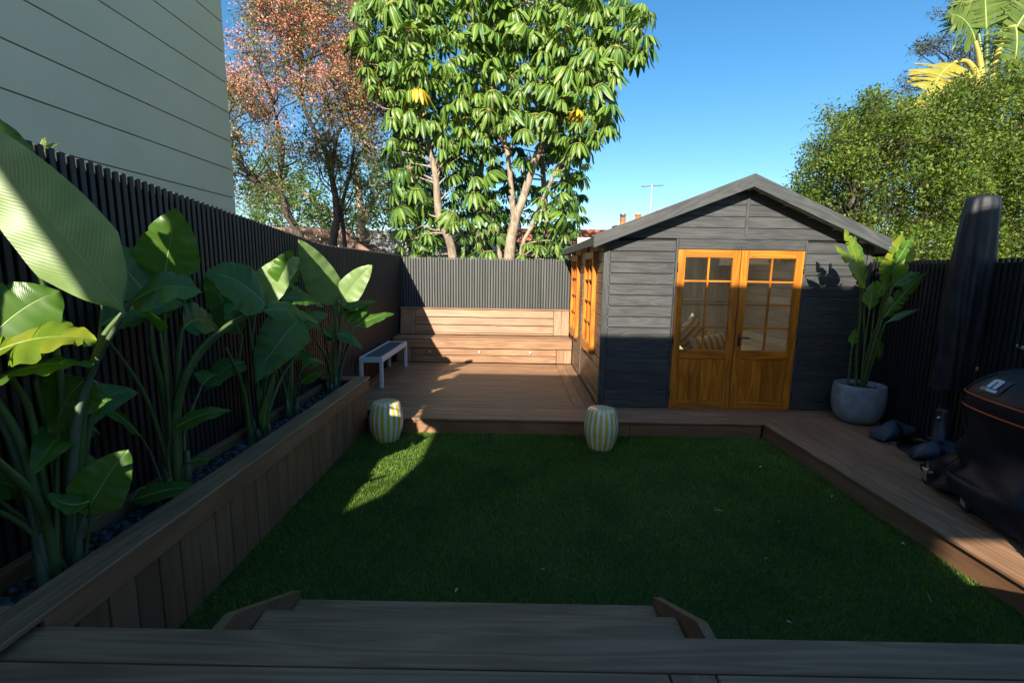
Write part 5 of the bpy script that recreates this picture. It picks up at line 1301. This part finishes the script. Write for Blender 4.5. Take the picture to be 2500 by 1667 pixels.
# ---- hedge tree on the right
HP = [(4.4,1.7),(4.73,3.23),(4.83,3.64),(5.05,4.11),(5.25,4.12),(5.53,4.42),(5.85,4.35),(6.14,4.25),(6.4,4.40),(6.72,4.58),(7.13,4.65),(7.65,4.8),(7.98,4.95),(9.6,5.2),(9.9,1.7)]
HEDL = leafmat('lilly_pilly_leaf', [(0,(.04,.085,.012)),(.45,(.085,.145,.02)),(.8,(.14,.195,.028)),(1,(.24,.27,.05))], (.26,.36,.03), tfac=.32, rough=.55, spec=.25, patch=1.6)
hc = fill(HP, 6.9, 9.4, 8.0, 330, .22, .52, 61, .34)
rh = np.random.default_rng(63)
for k in range(46):
    i_ = int(rh.integers(1, len(HP)-3)); t_ = rh.random(); y_ = rh.uniform(7.0, 8.6); e_ = rh.uniform(-.05, .26)
    hx_, hz_ = HP[i_][0]*(1-t_)+HP[i_+1][0]*t_, HP[i_][1]*(1-t_)+HP[i_+1][1]*t_
    hc.append((np.array([(hx_-(e_*.7 if i_ < 4 else 0))*y_/8, y_, 1.8+(hz_+e_*(.4 if i_ < 3 else 1)-1.8)*y_/8]), rh.uniform(.10,.22)))
fine_tree('hedge_tree', 'dense yellow-green small-leaved hedge tree behind the right fence', (6.8,8.2,0),
  [[(5.6,8.0,0),(5.7,8.0,1.8),(5.5,8.0,3.2),(5.6,8,4.1)],[(6.9,8.2,0),(6.8,8.2,2),(7.0,8.2,3.4),(7.0,8.2,4.4)],[(8.3,8.2,0),(8.2,8.1,2),(8.0,8.1,3.4),(8.2,8,4.6)]], [(.12,.04),(.13,.04),(.13,.04)], hc, BARKR,
  [('foliage', HEDL, .055, .46, 800, .95, -.2, lambda c_: 1.0)], 62)
# ---- dark she-oak sprays behind the palm
OAK = leafmat('dark_needle_leaf', [(0,(.03,.045,.025)),(1,(.07,.085,.05))], (.06,.08,.04), tfac=.15, rough=.6)
oc = []
r = np.random.default_rng(8)
for (x0, z0, x1, z1, n_) in ((9.4,7.15,10.5,7.6,12),(9.8,7.95,11.2,8.1,14),(9.0,6.2,9.8,6.45,9),(10.2,6.2,11.2,6.6,10),(10.3,7.0,11.4,7.3,10),(11.2,7.5,12.4,8.2,14)):
    for k in range(n_):
        t = (k+.5)/n_; oc.append((np.array([x0+(x1-x0)*t, 12.0, z0+(z1-z0)*t])+r.normal(0, .09, 3)*np.array([1,2,1]), r.uniform(.10,.20)*(.6+.7*t)))
fine_tree('she_oak', 'dark drooping she-oak behind the tattered palm', (13.8,12.3,0), [[(13.8,12.4,0),(13.7,12.3,4),(13.6,12.2,6.5),(13.6,12.2,8.8)],[(13.6,12.2,5.6),(12.2,12.1,6.0),(10.6,12.0,6.3)],[(13.6,12.2,6.6),(12.2,12.1,7.4),(10.6,12.0,7.6)]], [(.14,.04),(.03,.010),(.03,.010)], oc, BARKR,
  [('foliage', OAK, .13, .16, 900, 1.4, .2, lambda c_: 1.0)], 71, .6)

# ================================================================== HOUSES BEYOND THE FENCE
def tiled_slope(p00, p10, p01, p11, rows, cols, mat, name='tile_course'):
    """stepped courses of overlapping tiles between eave (p00-p10) and ridge (p01-p11)"""
    a, b, c_, d = map(lambda q: np.array(q, float), (p00, p10, p01, p11)); V, F = [], []
    n = np.cross(b-a, c_-a); n /= np.linalg.norm(n); n = n if n[2] > 0 else -n
    for i in range(rows):
        t0, t1 = i/rows, (i+1.12)/rows
        l0, r0 = a+(c_-a)*t0, b+(d-b)*t0; l1, r1 = a+(c_-a)*min(1,t1), b+(d-b)*min(1,t1)
        m_ = max(2, int(cols*np.linalg.norm(r0-l0)/np.linalg.norm(b-a)))
        for j in range(m_):
            s0, s1 = (j+.04)/m_, (j+.96)/m_; w = .012*((j*7+i*3) % 4)
            q = [l0+(r0-l0)*s0, l0+(r0-l0)*s1, l1+(r1-l1)*s1, l1+(r1-l1)*s0]
            b0 = len(V); V += [q[0]+n*(.05+w), q[1]+n*(.05+w), q[2]+n*.005, q[3]+n*.005, q[0]-n*.02, q[1]-n*.02]
            F += [(b0, b0+1, b0+2, b0+3), (b0+4, b0+5, b0+1, b0)]
    return V, F
TILEB = leafmat('weathered_brown_tile', [(0,(.13,.075,.05)),(.5,(.21,.13,.09)),(1,(.30,.20,.14))], (0,0,0), tfac=0.0, rough=.85)
TILER = leafmat('terracotta_tile', [(0,(.36,.085,.04)),(.5,(.47,.13,.06)),(1,(.58,.21,.10))], (0,0,0), tfac=0.0, rough=.8)
BRICK = plain('brick_wall', (.30,.12,.08), .85, var=.25, scale=12)
PALEW = plain('pale_rendered_wall', (.62,.62,.64), .75, var=.05, scale=2)
GREYL = plain('grey_joint', (.28,.28,.29), .8)
h1 = thing('tiled_roof_house', (-7.5, 16, 0), 'low house with weathered brown tiled hip roof beyond the left fence', 'house')
boxr('wall', (-11.5, 12.6, 0), (-4.0, 16.5, 1.95), BRICK, h1)
v1 = tiled_slope((-12, 12.2, 1.95), (-3.45, 12.2, 1.95), (-11.0, 14.3, 2.87), (-5.30, 14.3, 2.87), 9, 30, TILEB); obj('roof', mesh('roof', *v1), h1, (0,0,0), TILEB)
v1 = tiled_slope((-3.45, 12.2, 1.95), (-3.45, 16.8, 1.95), (-5.30, 14.3, 2.87), (-5.30, 14.4, 2.87), 9, 16, TILEB); obj('roof', mesh('roof', *v1), h1, (0,0,0), TILEB)
obj('ridge_cap', mesh('ridge_cap', *tube([(-11,14.3,2.89),(-5.3,14.3,2.89),(-4.4,13.25,2.44),(-3.45,12.2,1.99)], .09, 8), True), h1, (0,0,0), TILEB)
h2 = thing('pale_garage', (-3.2, 16.2, 0), 'pale grey rendered garage wall between the tree trunks', 'garage')
boxr('wall', (-5.35, 16.3, 0), (-.6, 20, 3.03), PALEW, h2)
boxr('coping', (-5.4, 16.24, 3.031), (-.55, 20.05, 3.09), PALEW, h2)
for z in (2.80, 2.57): boxr('joint', (-5.0, 16.285, z), (-2.6, 16.299, z+.025), GREYL, h2, .001)
boxr('downpipe', (-4.0, 16.22, 1.0), (-3.94, 16.28, 2.9), GREYL, h2)
h3 = thing('terracotta_house', (4.0, 20, 0), 'house with orange terracotta tiled roof and chimneys behind the shed', 'house')
boxr('wall', (-2.4, 17.6, 0), (11, 23.5, 2.2), BRICK, h3)
v1 = tiled_slope((-2.9, 17.0, 2.12), (11.5, 17.0, 2.12), (-2.0, 20.2, 3.42), (10.0, 20.2, 3.42), 16, 60, TILER); obj('roof', mesh('roof', *v1), h3, (0,0,0), TILER)
obj('ridge_cap', mesh('ridge_cap', *tube([(-2.0,20.2,3.46),(10,20.2,3.46)], .10, 8), True), h3, (0,0,0), TILER)
CHB = plain('chimney_brick', (.36,.15,.08), .85, var=.2, scale=10); POTM = plain('terracotta_pot', (.50,.17,.05), .7)
for (cx, cy, zt, cowl) in ((3.77, 17.0, 3.42, True), (4.30, 17.0, 3.58, False), (5.02, 17.0, 3.72, False)):
    st = boxr('chimney', (cx-.28, cy-.2, 2.2), (cx+.28, cy+.25, zt-.06), CHB, h3)
    boxr('chimney_cap', (cx-.32, cy-.24, zt-.058), (cx+.32, cy+.29, zt), CHB, st)
    obj('chimney_pot', mesh('chimney_pot', *lathe([(.0,0),(.12,0),(.105,.04),(.09,.20),(.115,.215),(.115,.25),(.08,.25),(.0,.2)], 20), True), st, (cx, cy, zt+.001), POTM)
    if cowl: obj('chimney_cowl', mesh('chimney_cowl', *lathe([(.085,0),(.10,.03),(.10,.12),(.125,.13),(.11,.16),(.0,.18)], 18), True), st, (cx, cy, zt+.25), ALU)
an = thing('television_antenna', (4.81, 17.3, 2.4), 'thin television antenna on a tall mast above the shed roof', 'antenna')
obj('mast', mesh('mast', *tube([(4.83,17.3,2.4),(4.81,17.3,4.90)], .022, 8)), an, (0,0,0), ALU)
obj('boom', mesh('boom', *tube([(4.46,17.3,4.82),(5.21,17.3,4.87)], .014, 6)), an, (0,0,0), ALU)
for k in range(9):
    t = k/8; xx = 4.47+.73*t; obj('element', mesh('element', *tube([(xx,17.3-.22+.1*t,4.82+.05*t+.012),(xx,17.3+.22-.1*t,4.82+.05*t+.012)], .007, 5)), an, (0,0,0), ALU)
obj('element', mesh('element', *tube([(4.60,17.3,4.83),(4.56,17.2,4.74)], .008, 5)), an, (0,0,0), ALU)
